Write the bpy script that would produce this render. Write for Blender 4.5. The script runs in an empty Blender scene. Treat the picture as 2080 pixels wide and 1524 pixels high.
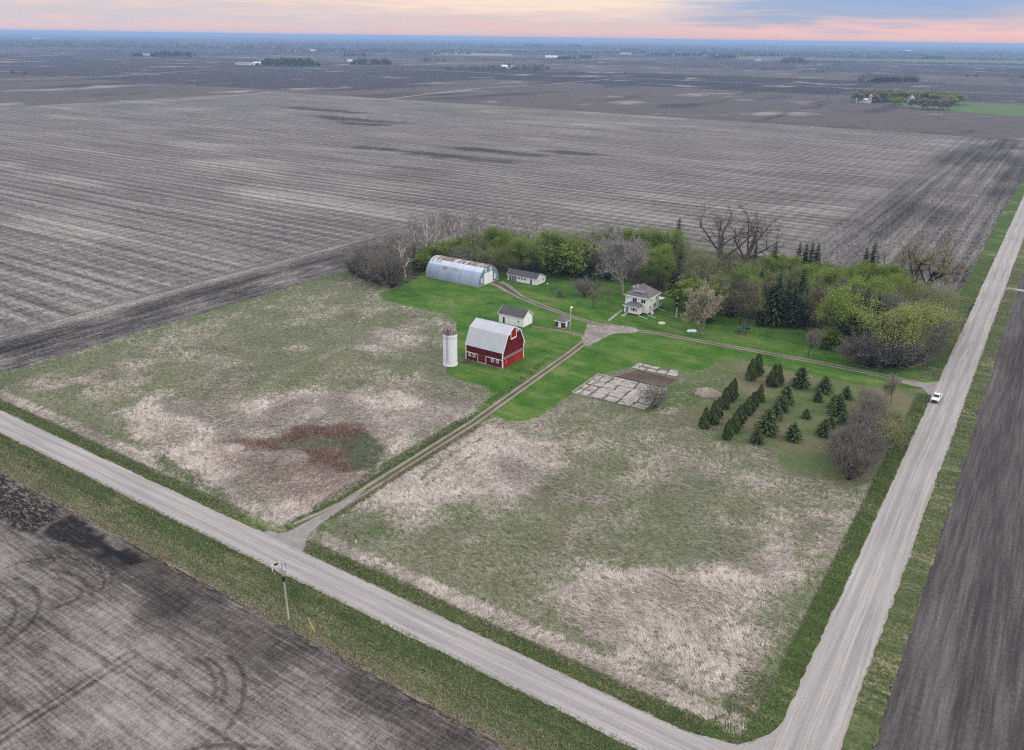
import bpy, math, random
import numpy as np
from mathutils import Matrix, Vector
C = bpy.context.scene.collection
R = math.radians
rng = np.random.default_rng(7)
random.seed(7)

# ------------------------------------------------------------------ camera
W0, H0, F = 2080., 1524., 1655.            # photograph size and focal length in its pixels
CX, CY, CAMH = W0/2, H0/2, 90.             # drone at 90 m
PITCH, ROLL, HEAD = math.atan(685.5/F), math.atan(.0135), R(33.1624)
_fw = np.array([-math.sin(HEAD), math.cos(HEAD), 0]); _rt = np.array([math.cos(HEAD), math.sin(HEAD), 0]); _up = np.array([0, 0, 1.])
_f = _fw*math.cos(PITCH)-_up*math.sin(PITCH); _u = _fw*math.sin(PITCH)+_up*math.cos(PITCH)
CR = _rt*math.cos(ROLL)+_u*math.sin(ROLL); CU = _u*math.cos(ROLL)-_rt*math.sin(ROLL)
cam = bpy.data.cameras.new('camera'); co = bpy.data.objects.new('camera', cam); C.objects.link(co)
M = Matrix.Identity(4)
for i in range(3): M[i][0] = CR[i]; M[i][1] = CU[i]; M[i][2] = -_f[i]
M[2][3] = CAMH
co.matrix_world = M
cam.sensor_fit = 'HORIZONTAL'; cam.sensor_width = 36.; cam.lens = 36.*F/W0
cam.clip_start = 1.; cam.clip_end = 150000.
bpy.context.scene.camera = co

def G(px, py, z=0.):
    "ground point under a pixel of the survey photo"
    d = _f+CR*(px-CX)/F-CU*(py-CY)/F
    t = (CAMH-z)/-d[2]
    return np.array([d[0]*t, d[1]*t])
def GG(pts): return np.array([G(*p) for p in pts])
def proj(x, y, z):
    v = np.array([x, y, z-CAMH]); zc = v@_f
    return CX+F*(v@CR)/zc, CY-F*(v@CU)/zc
def height_to(base, topy):
    "height of something standing at base whose top shows at topy"
    lo, hi = 0., 80.
    for _ in range(40):
        m = (lo+hi)/2
        if proj(base[0], base[1], m)[1] > topy: lo = m
        else: hi = m
    return lo

# ------------------------------------------------------------------ view, world, sun
sc = bpy.context.scene
sc.view_settings.view_transform = 'Standard'; sc.view_settings.look = 'None'
sc.view_settings.exposure = 0.4; sc.view_settings.gamma = 1.0
sc.cycles.volume_bounces = 1; sc.cycles.use_denoising = False; sc.cycles.pixel_filter_type = 'BLACKMAN_HARRIS'; sc.cycles.filter_width = 1.2
sc.cycles.max_bounces = 5; sc.cycles.diffuse_bounces = 2; sc.cycles.transparent_max_bounces = 8
SUN_EL, SUN_AZ = R(32), R(68)      # azimuth clockwise from +Y (the side road's direction)
sun = bpy.data.lights.new('sun', 'SUN'); sun.energy = 0.9; sun.angle = R(22); sun.color = (1, .93, .86)
so = bpy.data.objects.new('sun', sun); C.objects.link(so)
sd = Vector((math.sin(SUN_AZ)*math.cos(SUN_EL), math.cos(SUN_AZ)*math.cos(SUN_EL), math.sin(SUN_EL)))
so.rotation_euler = (-sd).to_track_quat('-Z', 'Y').to_euler()

def lin(r, g, b):
    f = lambda c: (c/255/12.92 if c/255 <= .04045 else ((c/255+.055)/1.055)**2.4)
    k = 1. if max(r, g, b) > 222 else .8
    return (f(r)*k, f(g)*k, f(b)*k, 1.)
def slin(r, g, b): c = lin(r, g, b); k = .78 if max(r, g, b) > 222 else .975; return (c[0]*k, c[1]*k, c[2]*k, 1.)

class NT:
    "small node-tree writer"
    def __init__(s, nt): s.nt = nt; s.n = nt.nodes; s.l = nt.links
    def new(s, t, **k):
        n = s.n.new(t)
        for a, v in k.items(): setattr(n, a, v)
        return n
    def put(s, sock, v):
        if v is None: return
        if isinstance(v, bpy.types.NodeSocket): s.l.new(v, sock)
        else: sock.default_value = v
    def math(s, op, a, b=None, c=None, clamp=False):
        n = s.new('ShaderNodeMath', operation=op, use_clamp=clamp)
        for i, v in enumerate((a, b, c)): s.put(n.inputs[i], v)
        return n.outputs[0]
    def vmath(s, op, a, b=None):
        n = s.new('ShaderNodeVectorMath', operation=op); s.put(n.inputs[0], a); s.put(n.inputs[1], b)
        return n.outputs['Value'] if op in ('DOT_PRODUCT', 'LENGTH') else n.outputs[0]
    def mix(s, f, a, b):
        n = s.new('ShaderNodeMix', data_type='RGBA'); s.put(n.inputs[0], f); s.put(n.inputs[6], a); s.put(n.inputs[7], b)
        return n.outputs[2]
    def mul(s, a, b, f=1.):
        n = s.new('ShaderNodeMix', data_type='RGBA', blend_type='MULTIPLY'); s.put(n.inputs[0], f); s.put(n.inputs[6], a); s.put(n.inputs[7], b)
        return n.outputs[2]
    def ramp(s, f, stops, interp='LINEAR'):
        n = s.new('ShaderNodeValToRGB'); cr = n.color_ramp; cr.interpolation = interp
        while len(cr.elements) > 1: cr.elements.remove(cr.elements[0])
        for i, (p, c) in enumerate(stops):
            e = cr.elements[0] if i == 0 else cr.elements.new(p)
            e.position = p; e.color = (c if hasattr(c, '__len__') else (c, c, c, 1))
        s.put(n.inputs[0], f); return n.outputs[0]
    def step(s, f, a, b):
        n = s.new('ShaderNodeMapRange', interpolation_type='SMOOTHSTEP'); s.put(n.inputs[0], f); s.put(n.inputs[1], a); s.put(n.inputs[2], b)
        return n.outputs[0]
    def map(s, v, scale=(1, 1, 1), loc=(0, 0, 0), rot=(0, 0, 0)):
        n = s.new('ShaderNodeMapping'); s.put(n.inputs[0], v); n.inputs[1].default_value = loc; n.inputs[2].default_value = rot; n.inputs[3].default_value = scale
        return n.outputs[0]
    def noise(s, v, scale=1., detail=3., rough=.55, dist=0., col=False):
        n = s.new('ShaderNodeTexNoise'); s.put(n.inputs['Vector'], v); n.inputs['Scale'].default_value = scale
        n.inputs['Detail'].default_value = detail; n.inputs['Roughness'].default_value = rough; n.inputs['Distortion'].default_value = dist
        return n.outputs['Color' if col else 'Fac']
    def attr(s, name):
        n = s.new('ShaderNodeAttribute', attribute_name=name); return n.outputs['Fac']
    def sep(s, v):
        n = s.new('ShaderNodeSeparateXYZ'); s.put(n.inputs[0], v); return n.outputs
    def comb(s, x, y, z):
        n = s.new('ShaderNodeCombineXYZ')
        for i, v in enumerate((x, y, z)): s.put(n.inputs[i], v)
        return n.outputs[0]
    @property
    def pos(s): return s.new('ShaderNodeNewGeometry').outputs['Position']
    @property
    def obj(s): return s.new('ShaderNodeTexCoord').outputs['Object']
    @property
    def rand(s): return s.new('ShaderNodeObjectInfo').outputs['Random']

MATS = {}
def mat(name, build=None, col=None, rough=.8, metal=0., spec=.3, bump=None):
    "build(nt) returns a colour, or (colour, height for bump, bump distance)"
    if name in MATS: return MATS[name]
    m = bpy.data.materials.new(name); m.use_nodes = True; nt = NT(m.node_tree)
    b = m.node_tree.nodes['Principled BSDF']
    b.inputs['Roughness'].default_value = rough; b.inputs['Metallic'].default_value = metal; b.inputs['Specular IOR Level'].default_value = spec
    r = build(nt) if build else None
    if r is None: r = col
    if isinstance(r, tuple) and len(r) == 3 and isinstance(r[0], bpy.types.NodeSocket):
        bp = nt.new('ShaderNodeBump'); bp.inputs['Strength'].default_value = 1.; bp.inputs['Distance'].default_value = r[2]
        nt.put(bp.inputs['Height'], r[1]); nt.l.new(bp.outputs[0], b.inputs['Normal']); r = r[0]
    nt.put(b.inputs['Base Color'], r)
    MATS[name] = m; return m

# sky: dim Nishita sky behind a layer of evening cloud, all by direction in the world
wd = bpy.data.worlds.new('World'); sc.world = wd; wd.use_nodes = True
nt = NT(wd.node_tree); bg = wd.node_tree.nodes['Background']
sky = nt.new('ShaderNodeTexSky', sky_type='NISHITA', sun_disc=False, sun_elevation=SUN_EL, sun_rotation=SUN_AZ)
D = nt.new('ShaderNodeTexCoord').outputs['Generated']
zz = nt.sep(D)[2]
az = nt.math('DIVIDE', nt.vmath('DOT_PRODUCT', D, tuple(_rt)), nt.math('MAXIMUM', nt.math('ABSOLUTE', nt.vmath('DOT_PRODUCT', D, tuple(_fw))), .05))
elev = nt.math('MULTIPLY', zz, 1/.05)                       # 0 at the horizon, about 1 at 2.9 degrees
wob = nt.math('SUBTRACT', nt.noise(nt.comb(nt.math('MULTIPLY', az, 3.), nt.math('MULTIPLY', elev, 1.6), 0.), 1.3, 4, .6), .5)
fin = nt.math('SUBTRACT', nt.noise(nt.comb(nt.math('MULTIPLY', az, 7.), nt.math('MULTIPLY', elev, 6.), 3.), 1.4, 5, .62, .4), .5)
e2 = nt.math('ADD', nt.math('ADD', elev, nt.math('MULTIPLY', wob, .75)), nt.math('MULTIPLY', fin, .75))
left = nt.ramp(e2, [(0., slin(228, 200, 202)), (.18, slin(228, 202, 204)), (.36, slin(210, 200, 208)), (.52, slin(216, 202, 207)), (.68, slin(236, 208, 202)), (.8, slin(232, 206, 204)), (1., slin(208, 206, 214))])
midc = nt.ramp(e2, [(0., slin(234, 194, 192)), (.16, slin(233, 200, 197)), (.34, slin(220, 202, 206)), (.5, slin(238, 212, 206)), (.7, slin(255, 228, 210)), (1., slin(248, 224, 212))])
right = nt.ramp(e2, [(0., slin(242, 194, 190)), (.2, slin(246, 198, 192)), (.36, slin(206, 188, 202)), (.5, slin(164, 178, 208)), (.75, slin(150, 174, 214)), (1., slin(142, 172, 218))])
edge = nt.ramp(e2, [(0., slin(252, 196, 184)), (.35, slin(254, 202, 188)), (.6, slin(240, 192, 192)), (.75, slin(168, 186, 214)), (1., slin(150, 180, 220))])
azw = nt.math('ADD', az, nt.math('ADD', nt.math('MULTIPLY', wob, .22), nt.math('MULTIPLY', fin, .12)))
cl = nt.mix(nt.step(azw, -.42, -.02), left, midc)
cl = nt.mix(nt.step(azw, .12, .27), cl, right)
cl = nt.mix(nt.step(azw, .5, .68), cl, edge)
high = nt.ramp(nt.math('ADD', nt.noise(D, 2.5, 4, .6), nt.math('MULTIPLY', zz, .2)), [(.3, (.72, .80, .98, 1)), (.7, (.98, .97, .99, 1))])
cl = nt.mix(nt.step(zz, .05, .22), cl, high)
tot = nt.mix(.93, nt.mul(sky.outputs[0], (.12, .12, .12, 1)), cl)
nt.put(bg.inputs[0], tot); bg.inputs[1].default_value = 1.0

# ------------------------------------------------------------------ mesh helpers
def tag(o, label=None, cat=None, group=None, kind=None):
    if label: o['label'] = label
    if cat: o['category'] = cat
    if group: o['group'] = group
    if kind: o['kind'] = kind
    return o
def thing(name, label, cat, x, y, z=0., group=None, rot=0.):
    o = bpy.data.objects.new(name, None); C.objects.link(o); o.location = (x, y, z); o.rotation_euler = (0, 0, rot)
    o.empty_display_size = .3
    return tag(o, label, cat, group)
def link_mesh(name, me, m, parent=None):
    me.materials.append(m)
    o = bpy.data.objects.new(name, me); C.objects.link(o)
    if parent is not None: o.parent = parent
    return o
def fast_mesh(name, V, Fc, attrs=None):
    "V (n,3), Fc (m,k) with constant k"
    V = np.asarray(V, np.float32); Fc = np.asarray(Fc, np.int32); k = Fc.shape[1]
    me = bpy.data.meshes.new(name)
    me.vertices.add(len(V)); me.vertices.foreach_set('co', V.ravel())
    me.loops.add(Fc.size); me.loops.foreach_set('vertex_index', Fc.ravel())
    me.polygons.add(len(Fc)); me.polygons.foreach_set('loop_start', np.arange(0, Fc.size, k, dtype=np.int32))
    try: me.polygons.foreach_set('loop_total', np.full(len(Fc), k, np.int32))
    except Exception: pass
    for n, a in (attrs or {}).items():
        at = me.attributes.new(n, 'FLOAT', 'POINT'); at.data.foreach_set('value', np.asarray(a, np.float32))
    me.update(calc_edges=True)
    return me
class MB:
    "collects solids in world coordinates; build() links them as one mesh"
    def __init__(s): s.V = []; s.F = []
    def poly(s, vs, fs):
        b = len(s.V); s.V += [tuple(v) for v in vs]; s.F += [tuple(i+b for i in f) for f in fs]; return s
    def box(s, x0, x1, y0, y1, z0, z1):
        return s.poly([(x0, y0, z0), (x1, y0, z0), (x1, y1, z0), (x0, y1, z0), (x0, y0, z1), (x1, y0, z1), (x1, y1, z1), (x0, y1, z1)],
                      [(0, 3, 2, 1), (4, 5, 6, 7), (0, 1, 5, 4), (1, 2, 6, 5), (2, 3, 7, 6), (3, 0, 4, 7)])
    def prism_x(s, prof, x0, x1):
        "profile in (y,z), counter-clockwise seen from +x, extruded along x"
        n = len(prof)
        vs = [(x0, y, z) for y, z in prof]+[(x1, y, z) for y, z in prof]
        return s.poly(vs, [tuple(range(n-1, -1, -1)), tuple(range(n, 2*n))]+[(i, (i+1) % n, n+(i+1) % n, n+i) for i in range(n)])
    def slab(s, quad, t):
        "sheet given by its upper corners, thickened downwards"
        q = [Vector(p) for p in quad]; nrm = (q[1]-q[0]).cross(q[-1]-q[0]).normalized(); n = len(q)
        if nrm.z < 0: q = q[::-1]; nrm = -nrm
        lo = [p-nrm*t for p in q]
        return s.poly(q+lo, [tuple(range(n)), tuple(range(2*n-1, n-1, -1))]+[(i, n+i, n+(i+1) % n, (i+1) % n) for i in range(n)])
    def tube(s, p0, p1, r0, r1=None, n=8):
        r1 = r0 if r1 is None else r1
        a = Vector(p0); b = Vector(p1); d = (b-a).normalized(); u = d.orthogonal().normalized(); v = d.cross(u)
        vs = []
        for p, r in ((a, r0), (b, r1)): vs += [p+(u*math.cos(2*math.pi*i/n)+v*math.sin(2*math.pi*i/n))*r for i in range(n)]
        return s.poly(vs, [tuple(range(n-1, -1, -1)), tuple(range(n, 2*n))]+[(i, (i+1) % n, n+(i+1) % n, n+i) for i in range(n)])
    def lathe(s, prof, cx, cy, n=24, cap=True):
        "prof (r,z) from bottom to top"
        vs = []; fs = []
        for r, z in prof: vs += [(cx+r*math.cos(2*math.pi*i/n), cy+r*math.sin(2*math.pi*i/n), z) for i in range(n)]
        for k in range(len(prof)-1): fs += [(k*n+i, k*n+(i+1) % n, (k+1)*n+(i+1) % n, (k+1)*n+i) for i in range(n)]
        if cap: fs += [tuple(range(n-1, -1, -1)), tuple(range((len(prof)-1)*n, len(prof)*n))]
        return s.poly(vs, fs)
    def bar(s, p0, p1, w, h):
        a = Vector(p0); b = Vector(p1); d = (b-a).normalized(); sdv = d.cross(Vector((0, 0, 1)))
        if sdv.length < 1e-3: sdv = Vector((1, 0, 0))
        sdv.normalize(); up = sdv.cross(d)
        vs = [p+sdv*sx*w/2+up*sz*h/2 for p in (a, b) for sx, sz in ((-1, -1), (1, -1), (1, 1), (-1, 1))]
        return s.poly(vs, [(3, 2, 1, 0), (4, 5, 6, 7), (0, 1, 5, 4), (1, 2, 6, 5), (2, 3, 7, 6), (3, 0, 4, 7)])
    def build(s, name, m, parent=None, smooth=False, bevel=0.):
        off = Vector((0, 0, 0)); p = parent
        while p is not None: off += p.location; p = p.parent
        me = bpy.data.meshes.new(name); me.from_pydata([tuple(Vector(v)-off) for v in s.V], [], s.F); me.update()
        if smooth:
            me.polygons.foreach_set('use_smooth', [True]*len(me.polygons))
            try: me.set_sharp_from_angle(angle=R(35))
            except Exception: pass
        o = link_mesh(name, me, m, parent)
        if bevel:
            md = o.modifiers.new('bevel', 'BEVEL'); md.width = bevel; md.segments = 2; md.limit_method = 'ANGLE'; md.angle_limit = R(40)
        return o

# numpy value noise and polygon tests
_T = rng.random((8, 256, 256)).astype(np.float32)
def vn(x, y, scale, seed=0, octs=1):
    "value noise 0..1 with features about `scale` metres wide"
    tot = 0.; amp = 1.; s = 0.
    for o in range(octs):
        t = _T[(seed+o) % 8]; u = np.asarray(x)/scale*(2**o)+17.3*seed+500; v = np.asarray(y)/scale*(2**o)+31.7*seed+500
        i = np.floor(u).astype(int); j = np.floor(v).astype(int); fx = u-i; fy = v-j
        fx = fx*fx*(3-2*fx); fy = fy*fy*(3-2*fy)
        a = t[i & 255, j & 255]; b = t[(i+1) & 255, j & 255]; c = t[i & 255, (j+1) & 255]; d = t[(i+1) & 255, (j+1) & 255]
        tot = tot+amp*((a*(1-fx)+b*fx)*(1-fy)+(c*(1-fx)+d*fx)*fy); s += amp; amp *= .5
    return tot/s
def inside(x, y, poly):
    r = np.zeros(len(x), bool); n = len(poly)
    for i in range(n):
        x0, y0 = poly[i]; x1, y1 = poly[(i+1) % n]
        if y0 == y1: continue
        c = ((y0 > y) != (y1 > y)) & (x < (x1-x0)*(y-y0)/(y1-y0)+x0); r ^= c
    return r
def sdist(x, y, poly):
    "signed distance, positive inside"
    d = np.full(len(x), 1e9); n = len(poly)
    for i in range(n):
        a = poly[i]; e = poly[(i+1) % n]-a; L = e@e
        if L < 1e-9: continue
        t = np.clip(((x-a[0])*e[0]+(y-a[1])*e[1])/L, 0, 1)
        d = np.minimum(d, (x-a[0]-t*e[0])**2+(y-a[1]-t*e[1])**2)
    return np.where(inside(x, y, poly), 1, -1)*np.sqrt(d)
def sm(v, a, b):
    t = np.clip((v-a)/(b-a), 0, 1); return t*t*(3-2*t)
def ldist(x, y, pl):
    d = np.full(len(x), 1e9)
    for a, b in zip(pl[:-1], pl[1:]):
        e = b-a; L = e@e; t = np.clip(((x-a[0])*e[0]+(y-a[1])*e[1])/max(L, 1e-9), 0, 1)
        d = np.minimum(d, (x-a[0]-t*e[0])**2+(y-a[1]-t*e[1])**2)
    return np.sqrt(d)
def smooth_poly(p, it=2, closed=True):
    p = np.asarray(p, float)
    for _ in range(it):
        if closed: q = np.roll(p, -1, 0); p = np.stack([p*.75+q*.25, p*.25+q*.75], 1).reshape(-1, 2)
        else:
            q = np.stack([p[:-1]*.75+p[1:]*.25, p[:-1]*.25+p[1:]*.75], 1).reshape(-1, 2); p = np.concatenate([p[:1], q, p[-1:]])
    return p
def resample(p, step, closed=False):
    if closed: p = np.concatenate([p, p[:1]])
    s = np.concatenate([[0], np.cumsum(np.linalg.norm(np.diff(p, axis=0), axis=1))])
    n = max(2, int(s[-1]/step)); t = np.linspace(0, s[-1], n+1)
    q = np.stack([np.interp(t, s, p[:, 0]), np.interp(t, s, p[:, 1])], 1)
    return q[:-1] if closed else q
def sheet(name, poly, z, m, step=.6, jit=.25, kind='structure', parent=None):
    "flat sheet with a frayed edge"
    q = resample(np.asarray(poly, float), step, True)
    q = q+rng.normal(0, jit, q.shape)*.6+np.stack([vn(q[:, 0], q[:, 1], 2.5, 1)-.5, vn(q[:, 0], q[:, 1], 2.5, 2)-.5], 1)*jit*3
    me = bpy.data.meshes.new(name); me.from_pydata([(a, b, z) for a, b in q], [], [tuple(range(len(q)))]); me.update()
    if me.polygons[0].normal.z < 0: me.flip_normals()
    o = link_mesh(name, me, m, parent)
    if kind: tag(o, kind=kind)
    return o
def grid(name, x0, x1, y0, y1, res, z, m, fn, keep=None, kind='structure'):
    nx = int(round((x1-x0)/res)); ny = int(round((y1-y0)/res))
    X, Y = np.meshgrid(np.linspace(x0, x1, nx+1), np.linspace(y0, y1, ny+1)); x = X.ravel(); y = Y.ravel()
    i = np.arange(ny)[:, None]*(nx+1)+np.arange(nx)[None]; i = i.ravel()
    Fc = np.stack([i, i+1, i+nx+2, i+nx+1], 1)
    A = fn(x, y); zz_ = A.pop('_z', np.zeros_like(x))+z
    me = fast_mesh(name, np.stack([x, y, zz_], 1), Fc, A)
    o = link_mesh(name, me, m); return tag(o, kind=kind)
def strip(name, pts, hw, z, m, step=1.2, nc=8, jit=.2, crown=0., parent=None, kind='structure'):
    "road-like ribbon with attribute u (-1..1 across) and s (metres along)"
    p = resample(np.asarray(pts, float), step); T = np.gradient(p, axis=0); T /= np.linalg.norm(T, axis=1)[:, None]; N = np.stack([T[:, 1], -T[:, 0]], 1)
    n = len(p); hwv = np.interp(np.linspace(0, 1, n), np.linspace(0, 1, len(hw)), hw) if hasattr(hw, '__len__') else np.full(n, hw)
    U = np.linspace(-1, 1, nc+1); V = []; s = np.arange(n)*step
    for k, u in enumerate(U):
        off = u*hwv
        if k in (0, nc): off = off+rng.normal(0, jit*.6, n)+(vn(s, s*0+k*9, 9., 3, 3)-.5)*jit*2.2
        q = p+N*off[:, None]; V.append(np.stack([q[:, 0], q[:, 1], np.full(n, z)+crown*(1-u*u)], 1))
    V = np.stack(V, 1).reshape(-1, 3)
    i = (np.arange(n-1)[:, None]*(nc+1)+np.arange(nc)[None]).ravel()
    Fc = np.stack([i, i+1, i+nc+2, i+nc+1], 1)
    me = fast_mesh(name, V, Fc, {'u': np.tile(U, n), 's': np.repeat(s, nc+1)})
    if me.polygons[0].normal.z < 0: me.flip_normals()
    o = link_mesh(name, me, m, parent)
    if kind: tag(o, kind=kind)
    return o

# ------------------------------------------------------------------ ground materials
def m_far(n):
    p = n.pos; x, y, z = n.sep(p)
    wx = n.math('ADD', x, n.math('MULTIPLY', n.math('SUBTRACT', n.noise(n.map(p, (.0006,)*3), 1., 2), .5), 160.))
    wy = n.math('ADD', y, n.math('MULTIPLY', n.math('SUBTRACT', n.noise(n.map(p, (.0007,)*3, (5, 3, 0)), 1., 2), .5), 160.))
    cy_ = n.math('FLOOR', n.math('DIVIDE', n.math('SUBTRACT', wy, 1010.), 640.))
    cx_ = n.math('FLOOR', n.math('ADD', n.math('DIVIDE', n.math('ADD', wx, 1140.), 1180.), n.math('MULTIPLY', cy_, .37)))
    wn = n.new('ShaderNodeTexWhiteNoise', noise_dimensions='2D'); n.put(wn.inputs['Vector'], n.comb(cx_, cy_, 0.))
    tone = n.ramp(wn.outputs['Value'], [(0., lin(66, 62, 66)), (.25, lin(76, 71, 74)), (.45, lin(104, 96, 93)), (.6, lin(84, 78, 80)), (.74, lin(94, 86, 86)), (.85, lin(104, 96, 94)), (.93, lin(116, 110, 106)), (.965, lin(80, 75, 77))], 'CONSTANT')
    streak = n.noise(n.map(p, (.010, .0030, 0), rot=(0, 0, .55)), 1., 4, .6, .4)
    patch = n.noise(n.map(p, (.008, .006, 0), (3, 1, 0)), 1., 4, .58, .3)
    c = n.mix(n.step(patch, .57, .7), tone, lin(164, 154, 150))
    c = n.mix(n.math('MULTIPLY', n.step(streak, .52, .66), .75), c, lin(62, 58, 66))
    c = n.mul(c, n.ramp(n.noise(n.map(p, (.02, .09, 0)), 1., 3), [(.3, .82), (.7, 1.15)]))
    return c
GROUND = mat('far_field_soil', m_far, rough=.95, spec=.1)

def m_stubble(n):
    p = n.pos; x, y, z = n.sep(p)
    head = n.attr('head'); dark = n.attr('dark'); pale = n.attr('pale')
    rows = n.noise(n.map(p, (.16, 1.25, 0)), 1., 3, .6)
    rowsY = n.noise(n.map(p, (1.25, .16, 0)), 1., 3, .6)
    band = n.noise(n.map(p, (.012, .15, 0)), 1., 4, .62)
    bandY = n.noise(n.map(p, (.15, .012, 0)), 1., 3, .62)
    f = n.math('ADD', n.math('MULTIPLY', rows, n.math('SUBTRACT', 1., head)), n.math('MULTIPLY', rowsY, head))
    b = n.math('ADD', n.math('MULTIPLY', band, n.math('SUBTRACT', 1., head)), n.math('MULTIPLY', bandY, head))
    wv = n.math('MULTIPLY', n.math('SINE', n.math('ADD', n.math('MULTIPLY', y, 2*math.pi/9.1), n.math('MULTIPLY', n.noise(n.map(p, (.01, .01, 0)), 1., 2), 3.))), n.math('SUBTRACT', 1., head))
    wx = n.math('MULTIPLY', n.math('SINE', n.math('ADD', n.math('MULTIPLY', x, 2*math.pi/7.), n.math('MULTIPLY', n.noise(n.map(p, (.02, .02, 0)), 1., 2), 5.))), n.math('SUBTRACT', 1., head))
    fine = n.noise(n.map(p, (.75, 1.1, 0)), 1., 4, .72)
    patch = n.noise(n.map(p, (.012, .02, 0), (1, 7, 0)), 1., 4, .6)
    t = n.math('ADD', n.math('MULTIPLY', f, .8), n.math('MULTIPLY', b, .34))
    ln = n.noise(n.map(p, (.0035, .34, 0)), 1., 2, .5); lnY = n.noise(n.map(p, (.34, .0035, 0)), 1., 2, .5)
    ln = n.math('ADD', n.math('MULTIPLY', ln, n.math('SUBTRACT', 1., head)), n.math('MULTIPLY', lnY, head))
    t = n.math('ADD', t, n.math('MULTIPLY', n.math('SUBTRACT', ln, .5), .5))
    t = n.math('ADD', t, n.math('MULTIPLY', wv, .06)); t = n.math('ADD', t, n.math('MULTIPLY', wx, .035))
    t = n.math('ADD', t, n.math('MULTIPLY', fine, .95)); t = n.math('ADD', t, n.math('MULTIPLY', patch, .26))
    t = n.math('ADD', t, n.math('MULTIPLY', pale, .13)); t = n.math('SUBTRACT', t, n.math('MULTIPLY', dark, .27))
    c = n.ramp(n.math('SUBTRACT', t, .68), [(.12, lin(46, 44, 45)), (.3, lin(82, 78, 76)), (.52, lin(126, 120, 116)), (.72, lin(170, 163, 156)), (.95, lin(212, 203, 193))])
    return c
STUB = mat('stubble_soil', m_stubble, rough=.95, spec=.1)

def m_tilled(n):
    p = n.pos; tr = n.attr('track'); wet = n.attr('wet'); res = n.attr('res'); lt = n.attr('light')
    s1 = n.noise(n.map(p, (.18, 1.9, 0), rot=(0, 0, .10)), 1., 4, .68)
    s2 = n.noise(n.map(p, (1.5, .3, 0), rot=(0, 0, .25)), 1., 4, .7)
    s3 = n.noise(n.map(p, (2.4, 2.4, 0)), 1., 4, .75)
    big = n.noise(n.map(p, (.045, .06, 0), (4, 2, 0)), 1., 4, .6)
    t = n.math('ADD', n.math('MULTIPLY', s1, .75), n.math('ADD', n.math('MULTIPLY', s2, .6), n.math('MULTIPLY', s3, .75)))
    s4 = n.noise(n.map(p, (.05, 1.1, 0), rot=(0, 0, .08)), 1., 3, .6)
    t = n.math('ADD', t, n.math('MULTIPLY', n.math('SUBTRACT', s4, .5), .5))
    t = n.math('ADD', t, n.math('MULTIPLY', big, .9)); t = n.math('ADD', t, n.math('MULTIPLY', lt, .2))
    t = n.math('SUBTRACT', t, n.math('MULTIPLY', tr, .19)); t = n.math('SUBTRACT', t, n.math('MULTIPLY', wet, .75))
    c = n.ramp(n.math('SUBTRACT', t, .985), [(0., lin(38, 36, 37)), (.25, lin(66, 61, 58)), (.5, lin(103, 97, 93)), (.7, lin(142, 136, 131)), (1., lin(184, 177, 170))])
    r = n.math('MULTIPLY', n.step(n.noise(n.map(p, (.55, 1.7, 0), rot=(0, 0, .5)), 1., 5, .72, .8), .52, .57), res)
    c = n.mix(n.math('MULTIPLY', r, .7), c, lin(176, 162, 148))
    return c, n.math('ADD', s3, s1), .12
TILL = mat('tilled_soil', m_tilled, rough=.95, spec=.1)

def m_east(n):
    p = n.pos
    r = n.noise(n.map(p, (1.35, .05, 0)), 1., 3, .65); f = n.noise(n.map(p, (2.2, 1.2, 0)), 1., 4, .7); b = n.noise(n.map(p, (.14, .012, 0), (2, 0, 0)), 1., 3, .6)
    t = n.math('ADD', n.math('ADD', n.math('MULTIPLY', r, .8), n.math('MULTIPLY', f, .6)), n.math('MULTIPLY', b, .7))
    t = n.math('ADD', t, n.math('MULTIPLY', n.noise(n.map(p, (.02, .015, 0)), 1., 3), .25))
    c = n.ramp(n.math('SUBTRACT', t, .68), [(.1, lin(50, 47, 47)), (.42, lin(82, 77, 76)), (.7, lin(116, 110, 107)), (1., lin(164, 154, 146))])
    return c, n.math('ADD', r, f), .1
EAST = mat('east_field_soil', m_east, rough=.95, spec=.1)

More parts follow.
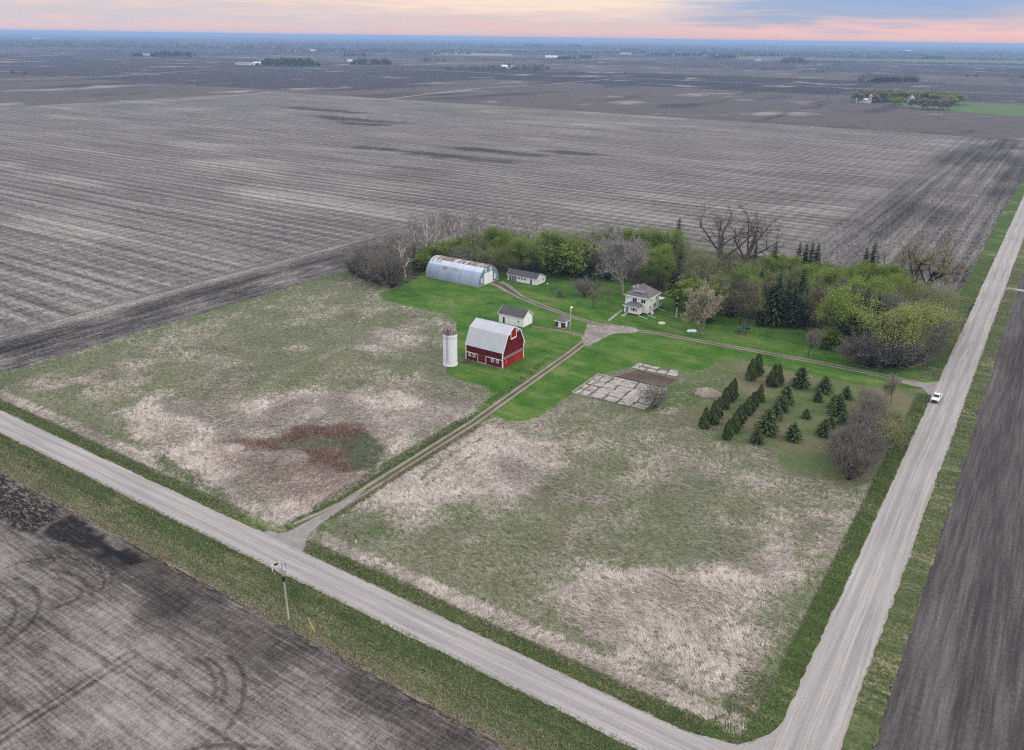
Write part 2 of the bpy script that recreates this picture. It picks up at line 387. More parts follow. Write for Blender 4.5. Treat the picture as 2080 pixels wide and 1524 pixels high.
def m_meadow(n):
    p = n.pos; dry = n.attr('dry'); br = n.attr('brown'); gr = n.attr('green'); wet = n.attr('wet'); mo = n.attr('mown')
    w = n.noise(n.map(p, (.12, .12, 0)), 1., 3, .5, 0, True)
    q = n.vmath('ADD', p, n.vmath('MULTIPLY', n.vmath('SUBTRACT', w, (.5, .5, .5)), (9., 9., 0.)))
    st = n.noise(n.map(q, (.55, 1.9, 0), rot=(0, 0, -.3)), 1., 4, .65); fi = n.noise(n.map(p, (1.8, 1.8, 0)), 1., 4, .7)
    k = n.math('ADD', n.math('MULTIPLY', st, .6), n.math('MULTIPLY', fi, .4))
    base = n.ramp(k, [(.36, lin(76, 82, 56)), (.5, lin(116, 119, 92)), (.64, lin(162, 160, 138))])
    straw = n.ramp(k, [(.36, lin(92, 88, 74)), (.5, lin(142, 133, 120)), (.66, lin(196, 185, 173))])
    c = n.mix(n.step(n.math('ADD', dry, n.math('MULTIPLY', n.math('SUBTRACT', k, .5), 1.2)), .32, .68), base, straw)
    c = n.mix(br, c, n.ramp(k, [(.35, lin(62, 50, 44)), (.62, lin(136, 104, 88))]))
    c = n.mix(n.math('MULTIPLY', gr, .8), c, n.ramp(k, [(.35, lin(50, 72, 34)), (.62, lin(96, 122, 62))]))
    c = n.mix(wet, c, n.ramp(k, [(.38, lin(60, 62, 52)), (.62, lin(108, 112, 88))]))
    c = n.mix(mo, c, n.mix(n.step(n.noise(n.map(p, (.06, .06, 0)), 1., 4, .6), .4, .62), n.ramp(k, [(.35, lin(82, 98, 60)), (.65, lin(116, 130, 84))]), n.ramp(k, [(.35, lin(104, 102, 74)), (.65, lin(142, 136, 106))])))
    return c, k, .25
MEAD = mat('meadow_grass', m_meadow, rough=.95, spec=.1)

def m_lawn(n):
    p = n.pos
    k = n.noise(n.map(p, (1.4, 1.4, 0)), 1., 4, .7); b = n.noise(n.map(p, (.06, .09, 0)), 1., 4, .6); mw = n.noise(n.map(p, (.05, .7, 0), rot=(0, 0, .25)), 1., 2, .5)
    t = n.math('ADD', n.math('MULTIPLY', k, .45), n.math('ADD', n.math('MULTIPLY', b, .5), n.math('ADD', n.math('MULTIPLY', mw, .2), n.math('MULTIPLY', n.math('SUBTRACT', n.noise(n.map(p, (.2, .2, 0), (4, 4, 0)), 1., 4, .65), .5), .3))))
    c = n.ramp(t, [(.34, lin(36, 70, 24)), (.46, lin(56, 98, 32)), (.58, lin(82, 118, 44)), (.7, lin(120, 134, 76))])
    return c, k, .05
LAWN = mat('lawn_grass', m_lawn, rough=.95, spec=.1)

def m_verge(lo, mid, hi, straw):
    def f(n):
        p = n.pos
        k = n.noise(n.map(p, (1.5, 1.5, 0)), 1., 4, .7); s = n.noise(n.map(p, (.1, .6, 0)), 1., 4, .6); b = n.noise(n.map(p, (.05, .05, 0), (9, 0, 0)), 1., 3)
        t = n.math('ADD', n.math('MULTIPLY', k, .5), n.math('MULTIPLY', s, .5))
        c = n.ramp(t, [(.34, lo), (.5, mid), (.66, hi)])
        c = n.mix(n.math('MULTIPLY', n.step(n.math('ADD', n.math('MULTIPLY', t, .6), n.math('MULTIPLY', b, .5)), .56, .68), straw), c, lin(168, 158, 128))
        return c, k, .12
    return f
VERGE = mat('bright_verge_grass', m_verge(lin(50, 72, 32), lin(76, 100, 46), lin(112, 128, 74), .55), rough=.95, spec=.1)
DITCH = mat('ditch_grass', m_verge(lin(52, 68, 38), lin(78, 94, 54), lin(114, 122, 84), .65), rough=.95, spec=.1)
ROUGHV = mat('rough_verge_grass', m_verge(lin(66, 80, 48), lin(98, 108, 70), lin(138, 138, 104), .9), rough=.95, spec=.1)
FLOOR = mat('woodland_floor', m_verge(lin(44, 46, 32), lin(66, 66, 48), lin(92, 88, 66), .3), rough=.95, spec=.1)
STRAWM = mat('straw_edge', m_verge(lin(128, 116, 100), lin(164, 148, 132), lin(196, 180, 162), .3), rough=.95, spec=.1)
FGREEN = mat('winter_wheat', m_verge(lin(88, 112, 70), lin(100, 124, 78), lin(114, 134, 88), .2), rough=.95, spec=.1)

def m_paint(col, var=.12, sc_=(.6, .6, .25)):
    def f(n):
        k = n.noise(n.map(n.pos, sc_), 1., 5, .65)
        return n.mul(col, n.ramp(k, [(.3, 1-var*2), (.6, 1.), (.8, 1+var*.3)]))
    return f
def m_gravel(n):
    u = n.attr('u'); s = n.attr('s'); p = n.pos
    v = n.comb(n.math('MULTIPLY', u, 6.), n.math('MULTIPLY', s, .035), 0.)
    k = n.noise(v, 1.6, 4, .6, .3); g = n.noise(n.map(p, (2.2, 2.2, 0)), 1., 4, .75); b = n.noise(n.map(p, (.05, .05, 0)), 1., 3)
    ln = n.noise(n.comb(n.math('MULTIPLY', u, 26.), n.math('MULTIPLY', s, .02), 4.), 1., 2, .5)
    t = n.math('ADD', n.math('ADD', n.math('MULTIPLY', k, .5), n.math('MULTIPLY', g, .28)), n.math('ADD', n.math('MULTIPLY', b, .15), n.math('MULTIPLY', ln, .22)))
    c = n.ramp(t, [(.38, lin(132, 128, 126)), (.5, lin(164, 159, 156)), (.6, lin(184, 178, 174)), (.74, lin(208, 201, 196))])
    au = n.math('ABSOLUTE', u)
    trk = n.math('SUBTRACT', 1., n.step(n.math('ABSOLUTE', n.math('SUBTRACT', n.math('ABSOLUTE', n.math('ADD', u, n.math('MULTIPLY', n.math('SUBTRACT', b, .5), .25))), .36)), .05, .2))
    c = n.mul(c, (.78, .785, .80, 1), n.math('MULTIPLY', trk, n.ramp(k, [(.35, .2), (.6, 1.)])))
    c = n.mix(n.math('MULTIPLY', n.step(au, .84, 1.), .5), c, lin(172, 158, 146))
    return c, g, .03
GRAV = mat('gravel', m_gravel, rough=.95, spec=.15)
def m_drive(n):
    u = n.attr('u'); p = n.pos; au = n.math('ABSOLUTE', u)
    g = n.noise(n.map(p, (1.6, 1.6, 0)), 1., 4, .72); b = n.noise(n.map(p, (.12, .12, 0)), 1., 4)
    tr = n.math('MULTIPLY', n.step(au, .22, .42), n.math('SUBTRACT', 1., n.step(au, .78, .98)))
    pale = n.ramp(n.math('ADD', n.math('MULTIPLY', g, .6), n.math('MULTIPLY', b, .4)), [(.35, lin(126, 114, 104)), (.65, lin(178, 168, 156))])
    mid = n.ramp(n.math('ADD', n.math('MULTIPLY', g, .6), n.math('MULTIPLY', b, .4)), [(.35, lin(66, 76, 46)), (.65, lin(118, 114, 86))])
    return n.mix(tr, mid, pale), g, .05
DRIVE = mat('dirt_drive', m_drive, rough=.95, spec=.1)
def m_yard(n):
    p = n.pos; g = n.noise(n.map(p, (.9, .9, 0)), 1., 4, .7, .6); b = n.noise(n.map(p, (.14, .14, 0)), 1., 4, .6, .5)
    t = n.math('ADD', n.math('MULTIPLY', g, .5), n.math('MULTIPLY', b, .5))
    return n.ramp(t, [(.36, lin(112, 104, 94)), (.47, lin(142, 133, 125)), (.57, lin(172, 165, 160)), (.7, lin(198, 194, 192))]), g, .05
YARD = mat('yard_gravel', m_yard, rough=.95, spec=.1)
MOUTH = mat('mouth_gravel', m_paint(lin(166, 160, 156), .16, (.5, .5, .5)), rough=.95, spec=.1)

# ------------------------------------------------------------------ ground sheets
def disc():
    n = 96; rings = [0, 300, 1200, 4000, 12000, 26000, 42000]; V = [(0, 0, 0)]; Fc = []
    for r in rings[1:]: V += [(r*math.cos(2*math.pi*i/n), r*math.sin(2*math.pi*i/n), 0) for i in range(n)]
    for i in range(n): Fc.append((0, 1+i, 1+(i+1) % n))
    for k in range(len(rings)-2):
        a = 1+k*n; b = a+n
        for i in range(n): Fc.append((a+i, b+i, b+(i+1) % n, a+(i+1) % n))
    me = bpy.data.meshes.new('ground'); me.from_pydata(V, [], Fc); me.update(); return tag(link_mesh('ground', me, GROUND), kind='structure')
disc()

WET_SPOTS = [((-820, 790), 110, 22), ((-690, 720), 90, 20), ((-650, 690), 40, 16), ((-400, 590), 60, 16), ((-440, 540), 100, 15), ((-350, 620), 35, 12)]
def f_stub(x, y):
    head = np.maximum(sm(x, -112, -78), (1-sm(np.abs(x+1110), 22, 34)))
    head = np.maximum(head, (1-sm(np.abs(x+256), 14, 22))*(y < 330))
    dark = np.zeros_like(x)
    for (cx_, cy_), a, b in WET_SPOTS:
        d = np.hypot((x-cx_)/a, (y-cy_)/b); dark = np.maximum(dark, (1-sm(d+(vn(x, y, 14, 3, 2)-.5)*1., .35, 1.15))*.9)
    dark = np.maximum(dark, sm(x+.0*y, -104, -70)*(.3+.7*sm(vn(x, y*.35, 22, 4, 3), .34, .66))*.8)
    dark = np.maximum(dark, (1-sm(np.abs(x+250), 8, 22))*(y < 300)*.75*sm(vn(x, y, 12, 5, 2), .15, .6))
    pale = sm(vn(x*.35, y, 38, 6, 3), .56, .8)*.8*(1-dark)
    return dict(head=head, dark=dark, pale=pale)
grid('stubble_field', -1138, -19, 84, 1003, 4., .02, STUB, f_stub)

c7 = lambda x, y: G(x/2.5226, 920+y/2.5226)
P7 = lambda pts, it=2: smooth_poly(np.array([c7(*p) for p in pts]), it, False)
TRK = [P7([(-120, 640), (0, 600), (120, 560), (250, 535), (380, 540), (470, 570), (530, 620), (540, 670), (500, 720)]),
       P7([(80, 640), (150, 670), (200, 720), (205, 790), (170, 860), (110, 920), (30, 990), (-60, 1050)]),
       P7([(60, 740), (85, 790), (70, 850), (30, 910), (-60, 985)]),
       P7([(200, 840), (700, 1170), (1180, 1480), (1300, 1560)], 0), P7([(440, 860), (1000, 1220), (1480, 1510), (1560, 1560)], 0),
       P7([(-60, 1480), (330, 1230), (660, 1020)], 0), P7([(-60, 1520), (350, 1260), (700, 1040)], 0),
       P7([(1170, 1040), (1240, 1100), (1255, 1200), (1240, 1300), (1190, 1370), (1150, 1450)]),
       P7([(900, 1545), (960, 1525), (1080, 1503), (1200, 1495), (1340, 1510), (1450, 1530)]),
       P7([(1000, 1050), (1050, 1080), (1090, 1130), (1110, 1200), (1090, 1260)]), P7([(1060, 1050), (1120, 1090), (1150, 1150), (1160, 1220), (1130, 1280)]),
       P7([(300, 640), (380, 680), (430, 720), (380, 760), (300, 790)]), P7([(260, 600), (380, 620), (450, 680), (470, 740)])]
BLACK = np.array([c7(*p) for p in [(165, 420), (220, 372), (310, 322), (370, 305), (440, 345), (560, 430), (800, 560), (640, 600), (430, 510), (300, 475)]])
BAND = np.array([c7(*p) for p in [(250, 470), (600, 520), (900, 690), (1020, 790), (900, 830), (640, 740), (450, 640), (260, 560)]])
CORN = np.array([c7(*p) for p in [(-160, 80), (0, 110), (160, 200), (310, 300), (300, 330), (170, 420), (60, 360), (-160, 260)]])
def f_till(x, y):
    tr = np.zeros_like(x); res = np.zeros_like(x)
    for i, t in enumerate(TRK):
        d = ldist(x, y, t); a = 1-sm(d, .2, .5); tr = np.maximum(tr, a*(.6+.6*vn(x, y, 1., 2))*(0.45 if i == 0 else 1.))
        res = np.maximum(res, (1-sm(d, .4, 1.6))*(1. if i == 0 else .3)*.75)
    wet = np.maximum(.75*sm(sdist(x, y, BLACK)+(vn(x, y, 3, 1, 2)-.5)*3-.8, -.6, .8), .32*sm(sdist(x, y, BAND)+(vn(x, y, 6, 2, 2)-.5)*6, -4, 3))
    cn = sm(sdist(x, y, CORN)+(vn(x, y, 3, 4, 2)-.5)*2, -.8, .8)
    wet = np.maximum(wet, cn*.55); res = np.maximum(res, cn*(.35+.6*vn(x, y, 5, 2, 2))); res = np.maximum(res, (1-sm(70.4-y, .3, 2.2))*.6)
    res = np.maximum(res, .16*sm(vn(x, y, 9, 5, 2), .4, .8)); wet = np.maximum(wet, .22*(1-sm(70-y, 1, 9))*sm(vn(x, y, 10, 6, 2), .2, .7))
    light = sm(60-y+(vn(x, y, 12, 7, 2)-.5)*14, -4, 8)*(.4+.6*sm(vn(x, y, 16, 3, 2), .3, .7))
    return dict(track=tr, wet=wet, res=res*(1-tr), light=light)
grid('tilled_field', -235, -14, 12, 71, .36, .02, TILL, f_till)
me = bpy.data.meshes.new('east_field'); me.from_pydata([(-4, 40, .02), (500, 40, .02), (500, 1000, .02), (-4, 1000, .02)], [], [(0, 1, 2, 3)]); tag(link_mesh('east_field', me, EAST), kind='structure')
me = bpy.data.meshes.new('west_field'); me.from_pydata([(-700, -40, .01), (-232, -40, .01), (-232, 71, .01), (-700, 71, .01)], [], [(0, 1, 2, 3)]); tag(link_mesh('west_field', me, EAST), kind='structure')

# meadow masks, from outlines traced on the survey photo
LAWN_PX = [(770, 597), (775, 608), (800, 616), (860, 629), (905, 639), (922, 647), (927, 657), (925, 680), (921, 720), (903, 750), (915, 765), (945, 774), (975, 782), (993, 790), (996, 801), (985, 820), (962, 842), (945, 858),
           (985, 852), (1003, 848), (1030, 855), (1060, 857), (1090, 850), (1115, 833), (1140, 812), (1165, 801), (1219, 761), (1297, 739), (1378, 756), (1412, 757), (1440, 745), (1473, 728), (1521, 732), (1561, 746), (1615, 755), (1669, 766), (1750, 784), (1850, 790), (1905, 790),
           (1925, 735), (1890, 735), (1860, 748), (1800, 752), (1745, 742), (1700, 700), (1640, 672), (1560, 655), (1500, 645), (1400, 612), (1330, 586), (1270, 575), (1230, 566), (1180, 556), (1120, 552), (1010, 556), (880, 530), (845, 570), (800, 585)]
LAWNP = smooth_poly(GG(LAWN_PX), 2)
reg = lambda pts: GG(pts)
DRY = [(reg([(215, 850), (290, 825), (420, 810), (560, 800), (650, 790), (780, 790), (900, 800), (985, 792), (990, 815), (950, 850), (840, 905), (760, 955), (700, 1010), (640, 1048), (560, 1075), (500, 1045), (420, 985), (330, 935), (260, 890)]), 1., 3.),
       (reg([(45, 785), (90, 765), (160, 765), (200, 740), (240, 740), (235, 760), (200, 780), (130, 800), (60, 800)]), .9, 4.),
       (reg([(690, 700), (760, 665), (850, 650), (915, 690), (880, 700), (800, 715), (700, 715)]), .75, 4.),
       (reg([(660, 1060), (690, 1035), (760, 990), (850, 935), (950, 880), (1010, 858), (1060, 870), (1150, 900), (1110, 950), (1090, 1000), (1060, 1020), (960, 1030), (850, 1060), (800, 1050), (720, 1060)]), 1., 3.),
       (reg([(1120, 1010), (1200, 985), (1320, 1000), (1280, 1040), (1190, 1050)]), .72, 5.),
       (reg([(1110, 1230), (1150, 1185), (1190, 1140), (1260, 1150), (1350, 1150), (1450, 1150), (1540, 1080), (1650, 1020), (1700, 1040), (1640, 1150), (1580, 1290), (1540, 1380), (1520, 1450), (1480, 1480), (1380, 1430), (1290, 1390), (1200, 1320), (1140, 1270)]), .85, 3.),
       (reg([(1150, 880), (1300, 890), (1480, 920), (1620, 980), (1560, 1010), (1400, 960), (1200, 930)]), .5, 6.),
       (reg([(560, 620), (700, 560), (745, 580), (700, 640), (600, 680)]), .35, 8.)]
BRN = reg([(470, 895), (590, 880), (640, 868), (735, 875), (720, 905), (700, 955), (620, 935), (560, 928), (500, 915)])
PINK = reg([(430, 925), (520, 925), (620, 935), (720, 950), (700, 1005), (610, 1022), (520, 985), (450, 960)])
WETP = reg([(690, 885), (745, 880), (785, 905), (792, 930), (760, 948), (705, 952), (690, 925)])
POOL = reg([(560, 900), (640, 890), (700, 895), (690, 915), (620, 915), (570, 915)])
MOWN = reg([(1385, 765), (1410, 757), (1440, 745), (1473, 728), (1521, 732), (1669, 766), (1850, 788), (1905, 800), (1890, 840), (1790, 970), (1720, 990), (1620, 960), (1560, 905), (1440, 900), (1400, 850), (1380, 810)])
LUSH = reg([(1340, 800), (1370, 775), (1420, 775), (1480, 760), (1470, 800), (1420, 825), (1350, 830), (1310, 835)])
GLINES = [GG([(760, 1150), (800, 1172), (1000, 1285), (1150, 1352), (1300, 1440), (1380, 1480)]), GG([(830, 995), (930, 915), (985, 890)]), GG([(868, 987), (950, 932), (975, 915)]),
          GG([(1700, 1045), (1640, 1160), (1590, 1260), (1540, 1330)])]
DARKB = reg([(330, 925), (420, 985), (500, 1035), (555, 1050), (550, 1062), (480, 1035), (400, 990), (320, 940)])
GRNP = [reg([(700, 1100), (690, 1080), (760, 1060), (830, 1080), (800, 1100)]), reg([(1690, 960), (1750, 980), (1760, 1020), (1700, 1010), (1680, 985)]), reg([(1530, 1390), (1640, 1180), (1680, 1120), (1650, 1230), (1560, 1450), (1500, 1495), (1440, 1480), (1510, 1450)])]
def f_mead(x, y):
    nz = (vn(x, y, 11, 1, 5)-.5)*1.7; n2 = vn(x, y, 20, 5, 3)
    dry = .10+.36*sm(vn(x, y, 11, 2, 5), .42, .66)
    cl_ = .72+.5*sm(vn(x+4*vn(x, y, 6, 7), y+4*vn(x, y, 6, 3), 5, 4, 4), .3, .62)
    for p, a, s in DRY: dry = np.maximum(dry, a*cl_*sm(sdist(x, y, p)+nz*11, -s*1.6, s*2.2))
    dry = np.clip(dry, 0, 1)
    band = (1-sm(np.abs(y-91.6), 1.2, 2.6)); dry = np.maximum(dry, band*(.55+.4*n2))
    br = .9*sm(sdist(x, y, BRN)+nz*9, -1.5, 2)*(1-.9*sm(sdist(x, y, POOL)+nz*5, -1, 1))
    pink = sm(sdist(x, y, PINK)+nz*6, -2, 2)*.45
    wet = np.maximum(sm(sdist(x, y, WETP)+nz*6, -1, 1.5), sm(sdist(x, y, POOL)+nz*5, -1, 1)*.85)
    gr = .25*sm(vn(x, y, 15, 6, 3), .5, .75)
    for g in GRNP: gr = np.maximum(gr, .7*sm(sdist(x, y, g)+nz*7, -2, 3))
    for k, l in enumerate(GLINES): gr = np.maximum(gr, (1-sm(ldist(x, y, l), .25, .9))*(.95 if k < 3 else .5)*(.4+.8*n2))
    gr = np.maximum(gr, sm(sdist(x, y, LUSH)+nz*5, -1.5, 2)); gr = np.maximum(gr, .5*(1-sm(x+237, 3, 16)))
    db = sm(sdist(x, y, DARKB)+nz*5, -1, 1.5); gr = np.maximum(gr, db*.55); wet = np.maximum(wet, db*.5)
    mo = sm(sdist(x, y, MOWN)+nz*5, -2.5, 2.5)*(1-.9*sm(sdist(x, y, LUSH), -1, 1))
    dry = dry*(1-wet)*(1-.8*np.clip(gr-.25, 0, 1))*(1-mo)
    return dict(dry=dry, brown=np.maximum(br, pink), green=gr, wet=wet, mown=mo)
grid('meadow', -237.5, -16.5, 85, 330, .6, .04, MEAD, f_mead)

sheet('lawn', LAWNP, .07, LAWN, .5, .22)
WOODP = smooth_poly(GG([(705, 556), (800, 588), (845, 570), (880, 530), (1010, 556), (1120, 552), (1180, 556), (1230, 566), (1270, 575), (1330, 586), (1400, 612), (1500, 645), (1560, 655), (1640, 672), (1700, 700), (1745, 742), (1800, 752), (1860, 748), (1905, 700), (1925, 610), (1880, 575), (1700, 540), (1500, 515), (1300, 505), (1180, 503), (1050, 500), (900, 490), (780, 505), (720, 535)]), 1)
sheet('woodland_floor', WOODP, .055, FLOOR, 1., .5)
sheet('grass_clearing', GG([(1165, 500), (1190, 490), (1215, 500), (1200, 522), (1170, 520)]), .065, ROUGHV, 1., .4)

# roads, verges, drives
strip('ditch_verge', [(-900, 77.2), (-6, 77.2)], 2.9, .09, DITCH, 1.5, 4, .35)
strip('field_verge', [(-900, 73.6), (-6, 73.6)], 3.3, .08, ROUGHV, 1.2, 4, .45)
strip('straw_margin', [(-900, 71.), (-10, 71.)], .8, .07, STRAWM, 1., 2, .3)
LPX = [(545, 1080), (567, 1084), (587, 1080), (616.5, 1064.6), (646, 1049), (695, 1019), (760, 980)]; RPX = [(782, 982), (715, 1023), (675.6, 1049), (652, 1064.6), (634, 1081), (623, 1096), (622, 1110)]
LW = GG(LPX)+[-.9, .9]; LW[0] += [.4, .5]; RW = GG(RPX)+[.8, -.1]; RW[-3:] += [.6, .9]; RW = RW[:-1]
strip('road_verge', smooth_poly(np.concatenate([[(-900, 88.), (-122, 88.), (-117, 88.3)], LW[1:], [(-111.6, 130), (-112.0, 150), (-113.4, 162), (-116.8, 200)]]), 2, False), [1.6]*80+[1.5, 1.3, 1.0, .9, .9, .8], .09, VERGE, .8, 4, .4)
strip('road_verge', smooth_poly(np.concatenate([RW, [(-101.5, 88.6), (-96, 88.1), (-36, 88.1), (-26.5, 88.5), (-21.3, 89.9), (-18.9, 92.4), (-17.6, 96), (-17.2, 104), (-17.2, 236)]]), 2, False), [.6, 1.0, 1.4, 1.6, 1.8, 1.8, 1.9, 2., 2., 1.9], .09, VERGE, .8, 4, .4)
strip('road_verge', [(-18.2, 249), (-19.3, 330), (-17.6, 600), (-17.6, 1005)], [2.6, 3., 3.4, 4.6, 3.4, 2.6, 2., 2., 2.], .09, VERGE, 1.5, 4, .4)
strip('field_verge', [(-6.0, 60), (-6.0, 1005)], [2.3, 2.2, 2.5, 2.7, 2.5, 2.3, 2.3], .08, ROUGHV, 1.2, 4, .35)
strip('gravel_road', [(-900, 83.1), (-12, 83.1)], 3.45, .12, GRAV, 1.2, 10, .16, .06)
strip('gravel_road', [(-11.7, 60), (-11.7, 500), (-11.6, 1400)], 4.05, .125, GRAV, 1.2, 10, .16, .06)
corner = GG([(1400, 1489), (1445, 1500), (1480, 1511), (1500, 1514.5), (1530, 1507), (1565, 1490), (1592, 1468), (1610, 1433), (1619, 1413)])
sheet('gravel_corner', np.concatenate([corner, [(-12, 104), (-12, 84), (-44, 84)]]), .117, GRAV, .6, .08)
mouth = GG(LPX[:5]+[(690, 1024), (745, 994)]); mouth2 = GG([(735, 1002), (700, 1032)]+RPX[2:])
sheet('driveway_mouth', np.concatenate([mouth, mouth2, [(-101, 83), (-116, 83)]]), .114, MOUTH, .6, .08)
strip('driveway', [(-110.7, 92), (-109.4, 98), (-108.7, 104), (-109.5, 150), (-113.7, 207), (-115.4, 222), (-113.4, 232.5), (-108, 237.6), (-100, 239.4), (-88, 240.4), (-50, 243.5), (-21, 243.9), (-14, 243.5)], [1.5]*50+[1.7], .11, DRIVE, .8, 12, .12)
sheet('driveway_mouth', GG([(1830, 772), (1870, 778), (1909, 776), (1930, 770), (1915, 800), (1888, 803), (1870, 788), (1830, 779)]), .116, MOUTH, .5, .08)
strip('farm_track', [(-113.5, 236), (-119, 236.6), (-126, 237.2), (-133.7, 239), (-146.2, 242.7), (-157.6, 247.1), (-165.9, 252.), (-172, 256), (-177, 258)], [1.3, 1.3, 1.3, 1.4, 1.5, 1.7, 2.2, 3.2, 3.6], .102, DRIVE, .7, 10, .2)
strip('farm_track', [(-116, 222.5), (-120, 223), (-124.6, 223.2), (-137, 221.6)], [1.2, 1.0, .9, .9], .1, DRIVE, .7, 10, .2)
sheet('gravel_yard', smooth_poly(GG([(1178, 694), (1190, 672), (1192, 655), (1218, 656), (1262, 661), (1300, 669), (1290, 679), (1255, 677), (1232, 684), (1205, 700), (1190, 706)]), 1), .118, YARD, .5, .15)
strip('side_lane', [(-8, 371), (40, 371)], 1.8, .1, GRAV, 1., 4, .2)
# far lanes and green strips
FLANE = mat('far_lane_gravel', col=lin(168, 158, 142), rough=.95)
for pts, hw in (([(-40, 164), (200, 157), (420, 142), (640, 138)], 3.5), ([(-30, 108), (250, 117), (480, 127)], 4), ([(790, 201), (880, 190), (980, 179), (1120, 171), (1240, 161)], 3.), ([(820, 140), (1020, 150), (1240, 157), (1500, 168), (1740, 180), (2110, 193)], 4.5),
                ([(640, 136), (900, 130), (1240, 121), (1330, 119)], 5), ([(210, 212), (370, 203), (470, 195), (560, 187)], 3.)):
    strip('field_lane', GG(pts), hw, .05, FLANE, 12., 2, .5)
sheet('wheat_strip', GG([(1725, 207), (1760, 203), (1880, 222), (2110, 240), (2110, 215), (1960, 209), (1900, 195), (1730, 205)]), .05, FGREEN, 8., 1.)
sheet('wheat_strip', GG([(1500, 116), (1720, 122), (1900, 121), (2130, 124), (2130, 131), (1900, 127), (1700, 124.5), (1480, 121)]), .06, FGREEN, 20., 2.)
sheet('stubble_patch', GG([(880, 107.5), (990, 108), (1040, 110), (1040, 113.5), (960, 113), (870, 110.5)]), .06, STRAWM, 20., 2.)

# ------------------------------------------------------------------ building materials
def m_boards(col, worn, amt, freq=5., axis='h'):
    "painted vertical boards, weathered where the noise says"
    def f(n):
        p = n.obj; x, y, z = n.sep(p); h = n.math('ADD', x, y)
        v = n.comb(n.math('MULTIPLY', h, freq), n.math('MULTIPLY', z, .25 if axis == 'h' else 3.), 0.)
        k = n.noise(v, 1., 4, .7); b = n.noise(n.map(p, (.35, .35, .2)), 1., 4, .6)
        c = n.mul(col, n.ramp(k, [(.3, .6), (.5, .95), (.72, 1.3)]))
        w = n.math('MULTIPLY', n.step(n.math('ADD', n.math('MULTIPLY', k, .5), n.math('MULTIPLY', b, .6)), .6, .75), amt)
        return n.mix(w, c, worn), k, .02
    return f
RED = mat('barn_red_boards', m_boards(lin(112, 24, 28), lin(120, 70, 66), .55), rough=.85, spec=.15)
REDN = mat('fresh_red_boards', m_boards(lin(168, 36, 30), lin(130, 60, 54), .3), rough=.8, spec=.15)
WHITE = mat('white_paint', m_paint(lin(244, 244, 243), .07), rough=.6)
def m_siding(n):
    p = n.obj; z = n.sep(p)[2]
    s = n.math('FRACT', n.math('MULTIPLY', z, 6.)); k = n.noise(n.map(p, (.5, .5, .2)), 1., 4)
    c = n.mul(lin(244, 241, 232), n.ramp(s, [(0., .84), (.14, .98), (1., 1.)]))
    return n.mul(c, n.ramp(k, [(.3, .92), (.6, 1.)]))
SIDING = mat('cream_siding', m_siding, rough=.6)
def m_metalroof(n):
    p = n.obj; x = n.sep(p)[0]
    s = n.math('FRACT', n.math('MULTIPLY', x, 1.1)); k = n.noise(n.map(p, (.3, .3, .3)), 1., 4)
    c = n.mul(lin(214, 216, 222), n.ramp(s, [(0., .8), (.06, 1.), (1., 1.)])); return n.mul(c, n.ramp(k, [(.3, .9), (.65, 1.02)]))
MROOF = mat('white_metal_roof', m_metalroof, rough=.45, spec=.4)
def m_shingle(col):
    def f(n):
        p = n.obj; k = n.noise(n.map(p, (3., 3., 6.)), 1., 4, .75); b = n.noise(n.map(p, (.5, .5, .5)), 1., 4)
        z = n.math('FRACT', n.math('MULTIPLY', n.sep(p)[2], 7.))
        c = n.mul(col, n.ramp(k, [(.3, .75), (.6, 1.05), (.8, 1.2)])); c = n.mul(c, n.ramp(b, [(.3, .85), (.7, 1.1)]))
        return n.mul(c, n.ramp(z, [(0., .8), (.2, 1.)])), k, .02
    return f
SHING = mat('grey_shingles', m_shingle(lin(132, 127, 130)), rough=.9, spec=.1)
SHING2 = mat('slate_grey_shingles', m_shingle(lin(106, 103, 110)), rough=.9, spec=.1)
CONC = mat('weathered_concrete', m_paint(lin(158, 150, 144), .22, (.8, .8, .8)), rough=.9)
PALEC = mat('pale_concrete', m_paint(lin(186, 178, 168), .15, (1, 1, 1)), rough=.9)
GLASS = mat('dark_window_glass', col=(.015, .017, .022, 1), rough=.15, spec=.5)
DKGREEN = mat('dark_grey_green_paint', m_paint(lin(66, 80, 78)), rough=.6)
BLUE = mat('blue_door_paint', m_paint(lin(96, 158, 198)), rough=.5)
GREYW = mat('weathered_grey_wood', m_boards(lin(134, 118, 116), lin(100, 90, 86), .4), rough=.9)
BLACKM = mat('black_paint', col=(.012, .012, .014, 1), rough=.5)
BRICK = mat('dark_red_brick', m_paint(lin(98, 66, 62), .35, (3, 3, 5)), rough=.9)
WOODP_ = mat('pole_wood', m_paint(lin(204, 198, 186), .2, (4, 4, .4)), rough=.85)
STEEL = mat('galvanised_steel', col=lin(168, 170, 172), rough=.5, metal=.4)
YEL = mat('yellow_plastic', col=lin(224, 196, 30), rough=.5)
TANKW = mat('white_tank_enamel', m_paint(lin(226, 232, 238), .05), rough=.35)
STONE = mat('pale_fieldstone', m_paint(lin(170, 158, 146), .3, (2, 2, 2)), rough=.9)
DARKHOLE = mat('dark_interior', col=(.02, .018, .018, 1), rough=.9)
def m_silo(n):
    p = n.obj; z = n.sep(p)[2]
    s = n.math('FRACT', n.math('MULTIPLY', z, 2.6)); k = n.noise(n.map(p, (.6, .6, .12)), 1., 4)
    c = n.mul(lin(236, 236, 238), n.ramp(s, [(0., .74), (.13, 1.), (1., 1.)])); return n.mul(c, n.ramp(k, [(.3, .9), (.6, 1.)]))
SILOW = mat('white_silo_staves', m_silo, rough=.6)
